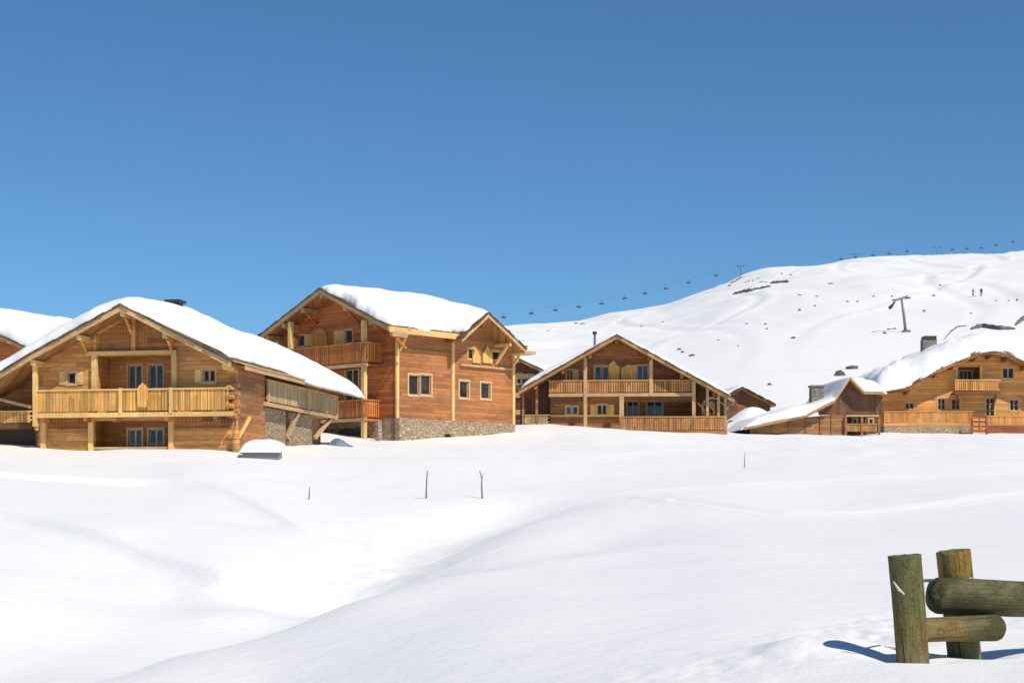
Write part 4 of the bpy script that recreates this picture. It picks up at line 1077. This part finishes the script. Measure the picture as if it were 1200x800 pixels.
# ================================================================== small far huts
def hut(px, Y, deg, apex, left, right, base_py, label, name, D=7, snow=.35, wall_m='hut', verge='dark', extra=None, ins=.6):
    fr = Frame(px, Y, (HZ - base_py) / F * Y - .6, deg)
    root = empty(name, fr.o, fr.a); tag(root, label, 'hut' if name == 'hut' else 'chalet')
    OV = -.8
    prof = [fr.f(*left, OV), fr.f(*apex, OV), fr.f(*right, OV)]; tf = lambda u: interp(prof, u) - .01
    a, b = prof[0][0] + ins, prof[2][0] - ins
    mb = MB(); wall(mb, fmap(0), a, b, -.4, tf, cuts=[prof[1][0]]); mb.box(a, b, D - .2, D, -.4, tf(a)); mb.box(b - .2, b, .26, D - .21, -.4, tf(b)); mb.box(a, a + .2, .26, D - .21, -.4, tf(a))
    mb.build('wall', M[wall_m], root)
    r = roof(root, prof, OV, D + .6, th=.16, vh=.22, verge=verge)
    s = (prof[1][1] - prof[2][1]) / (prof[2][0] - prof[1][0])
    if snow:
        roof_snow(r, prof, lambda u, v: interp(prof, u) + .22 + snow, OV + .5, D + .8, over=.05, ru=.7, rv=1.0, nu=40, nv=30, seed=px, base=.26)
    if extra: extra(fr, root)
    return fr, root
def ex_left(fr, root):
    a = fr.f(606, 460, -.4); 
    for k, py in enumerate((444, 466, 486)):
        u0, z = fr.f(604, py, -.1); u1 = fr.f(626, py, -.1)[0]
        mb = MB(); pbox(mb, fmap(-.1), u0, u1, z, z + .45, 0, .09); mb.build('pale_beam', M['verge'], root)
    w = (fr.f(606, 0)[0], fr.f(611, 0)[0], fr.f(0, 461)[1], fr.f(0, 450)[1]); window(root, fmap(-.03), *w, leaves=1, inset=-.05)
hut(606, 150, -14, (609, 423), (575, 440), (640, 438), 495, 'dark timber house tucked between the red-brown chalet and the tawny one', 'far_chalet', D=8, snow=.3, extra=ex_left, verge='verge')
def ex_r(fr, root):
    z = fr.f(0, 474)[1]; u = fr.f(869, 0)[0]
    mb = MB(); pbox(mb, fmap(0), u - .5, u + .5, z - .8, z + .6, .004, .05); mb.build('door', M['redw'], root)
hut(870, 163, 8, (870, 455.5), (846, 469), (909, 476), 484, 'small dark red-brown hut half sunk in snow right of the wide tawny chalet', 'hut', D=6, snow=.25, extra=ex_r, ins=.3)

def far_left():
    fr = Frame(-40, 122, 4.6, -24)
    root = empty('far_chalet', fr.o, fr.a)
    tag(root, 'snow-roofed chalet partly hidden at the left edge behind the honey-coloured chalet', 'chalet')
    OV = -1.2
    ap = fr.f(-62, 368, OV); rE = fr.f(62, 425, OV); lE = (ap[0] - (rE[0] - ap[0]), rE[1])
    prof = [lE, ap, rE]; tf = lambda u: interp(prof, u) - .01
    mb = MB(); wall(mb, fmap(0), lE[0] + 1, rE[0] - 1, -.5, tf, cuts=[ap[0]]); mb.box(rE[0] - 1.25, rE[0] - 1, .26, 12, -.5, tf(rE[0] - 1)); mb.box(lE[0] + 1, rE[0] - 1.26, 11.75, 12, -.5, rE[1]); mb.build('wall', M['w2f'], root)
    r = roof(root, prof, OV, 12.6, th=.2, vh=.34)
    s = (ap[1] - rE[1]) / (rE[0] - ap[0])
    roof_snow(r, prof, lambda u, v: max(interp(prof, u) + .9, ap[1] + .25 - s * (math.sqrt((u - ap[0]) ** 2 + 1) - 1) + .75), OV + .1, 12.9, over=.1, ru=1, rv=1.2, nu=60, nv=40, seed=41)
    u = fr.f(5, 400)[0]
    window(root, fmap(-.03), u - 1.2, u - .4, fr.f(5, 425)[1], fr.f(5, 413)[1], inset=-.05)
    # a small flue showing at the end of the roof
    mb = MB(); p = at(46, 389, 131) - fr.o; lx, ly = p.dot(fr.e), p.dot(fr.n); mb.beam((lx - .5, ly, p.z + .2), (lx + .5, ly, p.z - .2), .3, .3); mb.build('roof_vent', M['steel'], root)
far_left()

# ================================================================== foreground fence
M['logA'] = log_mat('green_grey_log', [(0.0, (0.30, 0.15, 0.06)), (0.30, (0.30, 0.19, 0.075)), (0.5, (0.22, 0.20, 0.085)), (1.0, (0.17, 0.175, 0.08))])
M['logB'] = log_mat('ochre_sunlit_log', [(0.0, (0.14, 0.13, 0.06)), (0.55, (0.19, 0.18, 0.07)), (0.75, (0.46, 0.27, 0.06)), (1.0, (0.30, 0.24, 0.09))])  # ochre band near the top paints a sunlit patch
M['logC'] = log_mat('dark_shaded_end_log', [(0.0, (0.10, 0.10, 0.045)), (0.5, (0.14, 0.13, 0.065)), (1.0, (0.19, 0.17, 0.1))], (0.06, 0.06, 0.03))  # darker left end paints the shade on the log end
M['logD'] = log_mat('tan_cut_log', [(0.0, (0.36, 0.23, 0.09)), (0.36, (0.30, 0.20, 0.08)), (0.56, (0.11, 0.09, 0.045)), (1.0, (0.10, 0.09, 0.045))])
M['bolt'] = plain('rusty_grey_bolt', (0.2, 0.19, 0.19), 0.45, 0.8, var=0.3, scale=30)
M['split'] = plain('pale_fresh_splinter', (0.62, 0.58, 0.48), 0.7, var=0.15, scale=20)
def log(name, root, p0, p1, r0, r1, mat, round0=0.0, round1=0.0, seed=0, flat=0.0, notch=None, n=28, rings=46):
    p0 = Vector(p0); p1 = Vector(p1); L = (p1 - p0).length; mb = MB()
    for i in range(rings + 1):
        t = i / rings; z = t * L; r = r0 + (r1 - r0) * t
        if round0 and z < round0: r *= math.sqrt(max(.0, 1 - (1 - z / round0) ** 2)) ** .7 * .999 + .001
        if round1 and L - z < round1: r *= math.sqrt(max(.0, 1 - (1 - (L - z) / round1) ** 2)) ** .7 * .999 + .001
        for k in range(n):
            a = 2 * math.pi * k / n; c, s = math.cos(a), math.sin(a)
            rr = r * (1 + .045 * mnoise.noise(Vector((c * 1.2 + seed, s * 1.2, z * 1.8))) + .02 * mnoise.noise(Vector((c * 3 + seed, s * 3, z * 5))))
            x, y = rr * c, rr * s
            if flat: # slightly squared
                q = max(abs(c), abs(s)); x /= (q ** flat); y /= (q ** flat)
            if notch:
                for (nz, na, nw, nh, nd) in notch:
                    dd = math.exp(-((z - nz) / nh) ** 2 - (math.atan2(math.sin(a - na), math.cos(a - na)) / nw) ** 2)
                    x *= 1 - nd * dd; y *= 1 - nd * dd
            zz = z
            if i in (0, rings): zz += .006 * mnoise.noise(Vector((c * 3, s * 3, seed)))
            mb.v.append((x, y, zz))
    for i in range(rings):
        for k in range(n): mb.f.append((i*n+k, i*n+(k+1)%n, (i+1)*n+(k+1)%n, (i+1)*n+k))
    o0 = len(mb.v); mb.v += [(0, 0, 0), (0, 0, L)]
    for k in range(n): mb.f.append((o0, (k+1)%n, k)); mb.f.append((o0+1, rings*n+k, rings*n+(k+1)%n))
    o = mb.build(name, mat, root, smooth=True)
    for p in o.data.polygons:
        if len(p.vertices) == 3: p.use_smooth = False
    o.location = p0; o.rotation_mode = 'QUATERNION'; o.rotation_quaternion = (p1 - p0).to_track_quat('Z', 'Y')
    # sharp rim at flat-cut ends
    return o
def fence():
    YA, YB = 11.42, 12.1
    o = at(1068, 772, YA); o.z = h1(o.x, o.y)
    root = empty('log_fence', o); tag(root, 'weathered log fence in the foreground snow with two short posts and two rails', 'fence')
    A = lambda px, py, Y: at(px, py, Y) - o
    a0 = A(1072, 800, YA); a1 = A(1060, 650, YA)
    log('post', root, a0, a1, .106, .108, M['logA'], seed=1, flat=.2, notch=[(.62, math.pi * 1.25, .35, .05, .25)])
    b0 = A(1133, 795, YB); b1 = A(1117, 645, YB - .05)
    log('post', root, b0, b1, .112, .112, M['logB'], seed=4, flat=.2)
    # upper rail, in front of the rear post
    r0 = A(1089, 697, YB - .26); r1 = A(1420, 716, YB - .26 + 2.4 * 0)
    r1 = A(1440, 712, YB + .35)
    log('rail', root, r0, r1, .128, .125, M['logC'], seed=9, round0=.07, rings=80)
    # lower rail: butts the front post and passes before the rear one
    s0 = A(1071, 738, YA + .06); s1 = A(1172, 735, YB - .02 - .2)
    log('rail', root, s0, s1, .082, .094, M['logD'], seed=14, round1=.06)
    # wedge collar where the lower rail is let into the post
    mb = MB(); p = A(1070, 740, YA - .09); mb.tube([p + Vector((-.02, 0, .07)), p + Vector((-.005, 0, -.02)), p + Vector((.05, .01, -.07))], .016, 8); mb.build('iron_strap', M['bolt'], root, smooth=True)
    mb = MB(); mb.tube([A(1076, 680, YA + .05), A(1102, 679.5, YB - .15)], .011, 8); mb.build('tie_bolt', M['bolt'], root, smooth=True)
    mb = MB(); mb.tube([A(1122, 678, YB - .17), A(1131, 683, YB - .2)], [.012, .006], 6); mb.tube([A(1126, 680, YB - .14), A(1139, 677, YB - .12)], .007, 6); mb.build('nail', M['split'], root)
    mb = MB(); mb.tube([A(1047, 681, YA - .112), A(1053, 690, YA - .132), A(1060, 696, YA - .117)], [.004, .011, .004], 6); mb.build('splinter', M['split'], root)
fence()

# ================================================================== marker sticks
def stick(px, p0, p1, lean, label, Yg=None, r=.03, kink=0):
    P_ = hit(px, p1, lambda x, y: H(x, y), 20, 100)
    L = (p1 - p0) / F * P_.y
    root = None
    mb = MB(); mb.tube([(0, 0, -.4), (lean * .4, 0, L * .4), (lean * .6 + kink, 0, L * .7), (lean, 0, L)], [r * 1.2, r, r * .85, r * .6], 7)
    if kink: mb.tube([(lean * .6 + kink, 0, L * .7), (lean + .14, 0, L * .93)], [r * .6, r * .3], 6)
    o = mb.build('marker_stick', M['stick'], None, smooth=True, loc=P_)
    tag(o, label, 'stick', 'thin marker sticks in the snow')
stick(499, 551, 584, .06, 'thin dark stick leaning right, left of the pair below the red-brown chalet')
stick(566, 551, 584, -.12, 'thin forked stick leaning left, below the right end of the stone base', kink=.03)
stick(362, 570, 585, .03, 'very short dark stick stub in the snow below the grey side balcony', r=.025)
stick(872, 530, 548, .05, 'faint pale stick in the snow below the small dark hut', r=.022)

# ================================================================== snow-capped box and blue-grey heap
def bin_box():
    Y = 77.0; x0 = (286 - 600) / F * Y; x1 = (328 - 600) / F * Y; xm = (x0 + x1) / 2
    g = (HZ - 529) / F * Y - .34
    root = empty('storage_box', (xm, Y, g)); tag(root, 'low grey box capped with thick snow at the corner of the honey-coloured chalet', 'box')
    w = (x1 - x0) / 2
    mb = MB(); mb.prism([(-w, -.45, -.6), (w, -.45, -.6), (w, -.45, .22), (-w, -.45, .22)], [(-w, .7, -.6), (w, .7, -.6), (w, .7, .55), (-w, .7, .55)]); mb.build('body', M['sheet'], root)
    mb = MB(); mb.prism([(-w - .1, -.58, .23), (w + .1, -.58, .23), (w + .1, -.58, .29), (-w - .1, -.58, .29)], [(-w - .1, .8, .6), (w + .1, .8, .6), (w + .1, .8, .66), (-w - .1, .8, .66)])
    lid = mb.build('lid', M['sheet'], root)
    prof = [(-w - .14, .0), (w + .14, .0)]
    nu = nv = 36; top, bot = [], []
    for i in range(nu):
        for j in range(nv):
            u = -w - .13 + (2 * w + .26) * (0.5 - .5 * math.cos(math.pi * i / (nu - 1))); v = -.62 + 1.5 * (0.5 - .5 * math.cos(math.pi * j / (nv - 1)))
            zb = .30 + (v + .58) / 1.38 * .37
            k = (max(0, 1 - abs(u / (w + .13)) ** 2.6) * max(0, 1 - abs((v - .13) / .75) ** 2.4)) ** .5
            top.append((u, v, zb + .36 * k + .04 * k * mnoise.noise(Vector((u * 2, v * 2, 0))))); bot.append((u, v, zb))
    n = nu * nv; f = []
    for i in range(nu - 1):
        for j in range(nv - 1):
            a, b, c, d = i*nv+j, (i+1)*nv+j, (i+1)*nv+j+1, i*nv+j+1
            f.append((a, b, c, d)); f.append((n+d, n+c, n+b, n+a))
    mb = MB(); mb.poly(top + bot, f); mb.build('snow_cap', M['rsnow'], lid, smooth=True)
bin_box()
def blue_heap():
    Y = 97.0; c = at(397, 524, Y)  # low uneven heap in mottled blue-grey
    mb = MB(); nu, nv = 44, 22; top = []
    for i in range(nu):
        for j in range(nv):
            u = -1 + 2 * i / (nu - 1); v = -1 + 2 * j / (nv - 1)
            k = max(0, (1 - abs(u) ** 3) * (1 - abs(v) ** 3)) ** .5
            z = -.35 + k * (.68 + .16 * mnoise.noise(Vector((u * 3, v * 2, 1))) + .08 * mnoise.noise(Vector((u * 8, v * 6, 3))) + .15 * math.cos(u * 4.4))
            top.append((u * 1.05, v * .7, z))
    mb.poly(top + [(p[0], p[1], -.36) for p in top], [(i*nv+j, (i+1)*nv+j, (i+1)*nv+j+1, i*nv+j+1) for i in range(nu-1) for j in range(nv-1)])
    mb.v = mb.v[:nu*nv]
    o = mb.build('low_heap', M['blue_heap'], None, smooth=True, loc=c); tag(o, 'low blue-grey heap in the snow beneath the far end of the grey side balcony', 'tarpaulin')
blue_heap()
def crate():
    fr = Frame(1140, 148, 6.4, 0)
    Y = 147.6; o = at(1147.5, 507, Y)
    root = empty('gate', o); tag(root, 'dark red timber gate frame standing in the snow before the orange chalet', 'gate')
    w = 17 / F * Y / 2; h = 21 / F * Y
    for s in (-1, 1): box_part(root, 'gate_post', 'redw', s * w - .08, s * w + .08, -.08, .08, -.5, h)
    mb = MB()
    for z in (.15, .55, .95, 1.35): mb.box(-w + .083, w - .083, -.04, .0, z - .07, z + .09)
    mb.box(-.06, .06, -.08, -.043, .1, h - .1)
    mb.build('boards', M['redw'], root)
crate()

# ================================================================== rocks on the hill
def rock(name, px, py, wpx, hpx, label, group=None, mat='rock', seed=0, cat='rock', depth=None):
    c = hit(px, py + hpx * .3); s = c.y / F
    bm = bmesh.new(); bmesh.ops.create_icosphere(bm, subdivisions=3, radius=1)
    for v in bm.verts:
        n = mnoise.noise(v.co * 1.6 + Vector((seed * 3.1, 0, 0))) * .5 + mnoise.noise(v.co * 4.0 + Vector((seed, 5, 0))) * .3
        v.co *= 1 + n
        v.co.x *= wpx * s / 2; v.co.y *= (depth or wpx * s * .4); v.co.z *= hpx * s * .62
    me = bpy.data.meshes.new(name); bm.to_mesh(me); bm.free(); me.materials.append(M[mat])
    o = bpy.data.objects.new(name, me); COL.objects.link(o); o.location = c; tag(o, label, cat, group); return o
SR = 'small dark rock poking through the snow of the far ski slope'
specks = [(930,395.5,6,3),(897,379.5,4,2),(899,385,3.5,2),(875,379,3.5,2),(937,363,4,3.5),(955,358,3,2.5),(937,345.5,5,1.8),(974,332,6,1.8),(957,347,3,2),(993,353,3,2),(1005,353,2.5,2.5),(902,450,6,3),
 (1037,390,5,3),(1042,385.5,6,1.8),(1048,385,5,2),(1083,364,3,3.5),(1094,346,4,3),(1102,334,3,2),(796,409,6,3),(800,412,5,2.6),(811,416,7,3.2),(675,378.5,5,1.8),(683,379,6,1.6),(642,387,3,1.6),
 (1167,352,3,2),(1182,352,2.5,2),(1192,351,2.5,4),(1138,367,3,2),(916,320.5,3,2),(927,322,3,1.5),(1024,347,2.5,2.5),(1045,347,2.5,2.5),(752,382,3,1.5),(842,398,3,1.4),(865,405,3,1.4),(777,377,2.5,1.4)]
for i, (x, y, w, h) in enumerate(specks):
    rock('rock', x, y, w, h, SR, 'small rocks scattered over the far slope', seed=i)
def outcrop(px0, px1, py0, py1, n, label, seed, mat='rock'):
    rnd = random.Random(seed); mbs = bmesh.new(); org = hit((px0+px1)/2, (py0+py1)/2)
    for i in range(n):
        t = rnd.random(); px = px0 + (px1 - px0) * t; py = py0 + (py1 - py0) * (1 - t) + max(-.6, min(.6, rnd.gauss(0, .6 if py1 - py0 > 4 else .25)))
        if i < 24: t = i / 23; px = px0 + (px1 - px0) * t; py = py0 + (py1 - py0) * (1 - t)
        c = hit(px, py) - org; s = c.y + org.y; s /= F
        bm = bmesh.new(); bmesh.ops.create_icosphere(bm, subdivisions=2, radius=1)
        w = rnd.uniform(1.2, 4.5) * s; h = rnd.uniform(.8, 2.0) * s
        if i < 24: w = (px1 - px0) / 24 * 1.25 * s; h = rnd.uniform(1.2, 3.0) * s
        for v in bm.verts:
            v.co *= 1 + .55 * mnoise.noise(v.co * 1.7 + Vector((i * 2.3, seed, 0)))
            v.co = Vector((v.co.x * w, v.co.y * w * .8, v.co.z * h)) + c
        me = bpy.data.meshes.new('t'); bm.to_mesh(me); bm.free(); mbs.from_mesh(me); bpy.data.meshes.remove(me)
    me = bpy.data.meshes.new('rock_outcrop'); mbs.to_mesh(me); mbs.free(); me.materials.append(M[mat])
    o = bpy.data.objects.new('rock_outcrop', me); COL.objects.link(o); o.location = org; tag(o, label, 'rock'); return o
outcrop(862, 902, 336, 344, 44, 'long dark rocky outcrop just below the shoulder of the snowy hill', 3)
outcrop(905, 923, 330.5, 332, 40, 'short thin rock band to the right of the long dark outcrop', 5)
rr_ = random.Random(6)
for i in range(7): rock('rock', 855 + i * 2.2, 332 - i * 1.6 + rr_.uniform(0, 3), rr_.uniform(2, 4), rr_.uniform(1.5, 2.5), 'small dark rock among those on the shoulder of the hill against the sky', 'rocks on the shoulder of the hill', seed=80 + i)
for i in range(8): rock('rock', rr_.uniform(872, 900), rr_.uniform(325, 331), rr_.uniform(1.5, 3.5), rr_.uniform(1.2, 2.2), 'small rock sprinkled just above the long dark outcrop', 'rocks above the long outcrop', seed=90 + i)
rock('rock', 984, 437, 11, 10, 'blocky dark grey rock directly behind the small dark gable', mat='rock', seed=51)
rock('rock', 999, 430, 15, 6, 'flatter tilted grey rock up and right of the blocky one behind the small dark gable', mat='rock', seed=52)
def ledge(pts, h, label, seed):
    """long bare rock band following the slope"""
    P3 = [hit(*p) for p in pts]; o = P3[0].copy(); mb = MB(); n = 9; rings = []
    fine = []
    for a, b in zip(P3[:-1], P3[1:]):
        for k in range(8): fine.append(a.lerp(b, k / 8))
    fine.append(P3[-1])
    for i, p in enumerate(fine):
        t = i / (len(fine) - 1); s = p.y / F * h * (math.sin(math.pi * min(.97, max(.03, t))) ** .35) * (1 + .3 * mnoise.noise(Vector((i * .5, seed, 0))))
        for k in range(n):
            a = 2 * math.pi * k / n; q = 1 + .3 * mnoise.noise(Vector((math.cos(a) * 2, math.sin(a) * 2, i * .4 + seed)))
            mb.v.append(tuple(p - o + Vector((0, math.cos(a) * s * 1.2 * q, math.sin(a) * s * .6 * q + s * .1))))
    m = len(fine)
    for i in range(m - 1):
        for k in range(n): mb.f.append((i*n+k, i*n+(k+1)%n, (i+1)*n+(k+1)%n, (i+1)*n+k))
    mb.f.append(tuple(range(n))); mb.f.append(tuple((m-1)*n+k for k in range(n)))
    ob = mb.build('rock_ledge', M['rockg'], None, smooth=True, loc=o); tag(ob, label, 'rock')
ledge([(1138, 386), (1150, 383.5), (1170, 386), (1189, 386)], 7.0, 'long horizontal grey rock ledge above the snow-covered roof of the orange chalet', 1)
ledge([(1190, 381), (1198, 375), (1212, 368)], 6.5, 'grey rock ledge rising at the right edge above the orange chalet', 2)
ledge([(1106, 398), (1114, 389), (1122, 383), (1133, 382)], 2.2, 'thin curved grey rock rib between the capped chimney and the long ledge', 3)

# ================================================================== ski lift
def tbar_pylon():
    b = hit(1062, 389); s = b.y / F
    root = empty('lift_pylon', b); tag(root, 'grey T-shaped drag-lift pylon leaning on the slope above the orange chalet', 'lift pylon')
    H_ = 39 * s; lean = -5.5 * s
    mb = MB(); mb.tube([(0, 0, -1), (lean * .5, 0, H_ * .5), (lean, 0, H_)], [.26, .22, .17], 10); mb.build('mast', M['steel'], root, smooth=True)
    mb = MB(); mb.beam((lean - 8 * s, 0, H_ - .3), (lean + 7.5 * s, 0, H_ + .35), .3, .32); mb.build('crossarm', M['steel'], root)
    for sx in (-7.5, 7):
        mb = MB(); mb.beam((lean + sx * s - .5, 0, H_ - .1 + sx * .02), (lean + sx * s + .5, 0, H_ + sx * .02), .12, .22); mb.build('wheel_set', M['flue'], root)
    mb = MB(); mb.beam((lean - 8 * s, 0, H_ - .5), (lean - 13 * s, 0, H_ - 11 * s), .22, .3); mb.beam((lean - 14.5 * s, 0, H_ - 11.5 * s), (lean - 11 * s, 0, H_ - 8 * s), .5, .5); mb.build('tow_gear', M['flue'], root)
    mb = MB(); mb.box(-.6, .6, -.6, .6, -.8, .25); mb.build('footing', M['rockg'], root)
tbar_pylon()
# chairlift cable against the sky
CAB = [(520, 379, 700), (590, 366.5, 730), (705, 351, 780), (780, 333.5, 820), (868, 311, 870), (1003, 297.5, 915), (1063, 290.5, 925), (1098, 289.5, 930), (1150, 286.5, 935), (1187, 279.5, 940), (1260, 272, 950)]
cp = [at(*c) for c in CAB]
def cab(px):
    for a, b, A_, B_ in zip(CAB[:-1], CAB[1:], cp[:-1], cp[1:]):
        if a[0] <= px <= b[0]: return A_.lerp(B_, (px - a[0]) / (b[0] - a[0]))
mb = MB(); o = cp[0]
mb.tube([p - o for p in cp], .03, 6); ob = mb.build('lift_cable', M['cable'], None, loc=o)
tag(ob, 'thin chairlift cable climbing across the sky above the hill crest', 'cable')
def chair_proto(loc):
    root = empty('lift_chair', loc)
    mb = MB(); mb.tube([(0, 0, .05), (0, .1, -.6), (0, .35, -1.4), (0, .3, -2.0)], .07, 6); mb.build('hanger', M['chair'], root)
    mb = MB(); mb.box(-.95, .95, -.35, .3, -2.12, -2.0); mb.build('seat', M['chair'], root)
    mb = MB(); mb.prism([(-.95, .31, -2.05), (.95, .31, -2.05), (.95, .37, -2.05), (-.95, .37, -2.05)], [(-.95, .45, -1.35), (.95, .45, -1.35), (.95, .51, -1.35), (-.95, .51, -1.35)]); mb.build('backrest', M['chair'], root)
    mb = MB(); mb.tube([(-.9, .3, -1.6), (-.9, -.45, -1.65), (.9, -.45, -1.65), (.9, .3, -1.6)], .05, 6); mb.build('safety_bar', M['chair'], root)
    for c in root.children: c.scale = (1.05, 1.05, 1.05)
    return root
proto = None
left = [590, 621, 649, 677, 705, 731, 755, 780, 806, 838]
right = [985, 1003, 1023, 1042, 1063, 1116, 1133, 1150, 1167, 1187]
ordw = ['first', 'second', 'third', 'fourth', 'fifth', 'sixth', 'seventh', 'eighth', 'ninth', 'tenth']
for grp, where in ((left, 'in the sky left of the rocky shoulder'), (right, 'above the hill crest at right')):
    for i, px in enumerate(grp):
        p = cab(px)
        if proto is None: proto = chair_proto(p); c = proto
        else: c = copy_thing(proto, p)
        tag(c, '%s dark chairlift chair from the left %s' % (ordw[i], where), 'lift chair', 'chairs on the far chairlift')
def pylon(px, Yp, label):
    p = cab(px); g = HH(p.x, p.y)[0]; root = empty('lift_pylon', (p.x, p.y, g)); tag(root, label, 'lift pylon')
    h = p.z - g
    mb = MB(); mb.tube([(0, 0, -2), (0, 0, h - .2)], [.35, .2], 8); mb.build('mast', M['steel'], root)
    mb = MB(); mb.box(-1.8, 1.8, -.2, .2, h - .5, h - .2); mb.build('crossarm', M['steel'], root)
    for s in (-1.7, 1.7):
        mb = MB(); mb.box(s - .15, s + .15, -1, 1, h - .19, h + .0); mb.build('wheel_set', M['flue'], root)
pylon(868, 0, 'slim chairlift pylon standing on the rocky shoulder of the hill')
pylon(1098, 0, 'slim chairlift pylon on the hill crest above the T-shaped drag-lift pylon')
pylon(1003, 0, 'slim chairlift pylon on the hill crest right of the rocky shoulder')

# two far skiers on the slope
M['red'] = plain('faded_red_jacket', (0.45, 0.10, 0.09), 0.8); M['navy'] = plain('dark_jacket', (0.06, 0.06, 0.08), 0.8); M['trou'] = plain('dark_ski_trousers', (0.07, 0.065, 0.07), 0.8)
def skier(px, py, mat, label, flip):
    b = hit(px, py); root = empty('person', b, flip); tag(root, label, 'person', 'skiers on the far slope')
    J = [(0,0,.95),(0,-.02,1.2),(0,-.06,1.42),(0,-.08,1.52),(0,-.1,1.68),(.2,-.06,1.4),(.32,-.15,1.15),(.3,-.4,1.05),(-.2,-.06,1.4),(-.32,-.15,1.15),(-.3,-.4,1.05),(.1,0,.9),(.13,-.12,.5),(.13,.0,.1),(-.1,0,.9),(-.13,-.12,.5),(-.13,0,.1)]
    E = [(0,1),(1,2),(2,3),(3,4),(2,5),(5,6),(6,7),(2,8),(8,9),(9,10),(0,11),(11,12),(12,13),(0,14),(14,15),(15,16)]
    Rr = [.17,.17,.17,.07,.12,.09,.07,.05,.09,.07,.05,.12,.085,.07,.12,.085,.07]
    me = bpy.data.meshes.new('body'); me.from_pydata(J, E, []); ob = bpy.data.objects.new('body', me); COL.objects.link(ob); ob.parent = root
    md = ob.modifiers.new('Skin', 'SKIN'); 
    for i, v in enumerate(me.skin_vertices[0].data): v.radius = (Rr[i], Rr[i]); v.use_root = (i == 0)
    ss = ob.modifiers.new('Sub', 'SUBSURF'); ss.levels = 1; ss.render_levels = 1
    me.materials.append(mat)
    for s in (-.13, .13):
        mb = MB(); mb.box(s - .05, s + .05, -.95, .75, .0, .03); mb.build('ski', M['flue'], root)
    for s in (-.3, .3):
        mb = MB(); mb.tube([(s, -.42, 1.1), (s * 1.3, -.3, .0)], .012, 6); mb.build('ski_pole', M['steel'], root)
skier(1140, 347.5, M['red'], 'tiny skier in a faded red jacket high on the far slope', .6)
skier(1150, 347, M['navy'], 'tiny skier in dark clothing just right of the red-jacketed one', -.5)

# ================================================================== light, sky, camera
SUN_AZ, SUN_EL = 40, 48          # degrees to the right of straight behind the camera; height
a, e = math.radians(SUN_AZ), math.radians(SUN_EL)
sd = Vector((math.sin(a) * math.cos(e), -math.cos(a) * math.cos(e), math.sin(e)))
sun = bpy.data.lights.new('sun', 'SUN'); sun.energy = 4.2; sun.angle = math.radians(.53); sun.color = (1.0, .925, .80)
so = bpy.data.objects.new('sun', sun); COL.objects.link(so); so.rotation_mode = 'QUATERNION'; so.rotation_quaternion = sd.to_track_quat('Z', 'Y')
so.location = (60, -80, 90)
w = bpy.data.worlds.new('World'); sc.world = w; w.use_nodes = True
N = w.node_tree.nodes; L = w.node_tree.links
sky = N.new('ShaderNodeTexSky'); sky.sky_type = 'NISHITA'; sky.sun_disc = False
sky.sun_elevation = e; sky.sun_rotation = math.atan2(sd.x, sd.y)
sky.altitude = 1800; sky.air_density = 1.0; sky.dust_density = 0.0; sky.ozone_density = 8.5
tn = N.new('ShaderNodeMix'); tn.data_type = 'RGBA'; tn.blend_type = 'MULTIPLY'; tn.inputs[0].default_value = 1; tn.inputs[7].default_value = (0.80, 1.01, 1.02, 1)
L.new(sky.outputs[0], tn.inputs[6]); L.new(tn.outputs[2], N['Background'].inputs[0]); N['Background'].inputs[1].default_value = 0.10
cam = bpy.data.cameras.new('camera'); co = bpy.data.objects.new('camera', cam); COL.objects.link(co)
cam.lens = 60; cam.sensor_width = 36; cam.shift_y = 200 / 1200; cam.clip_start = .1; cam.clip_end = 5000
co.location = (0, 0, 0); co.rotation_euler = (math.radians(90), 0, 0); sc.camera = co
vs = sc.view_settings; vs.view_transform = 'Standard'; vs.look = 'None'; vs.gamma = 1; vs.exposure = 0.0; vs.use_curve_mapping = False
sc.render.resolution_x = 1024; sc.render.resolution_y = 682
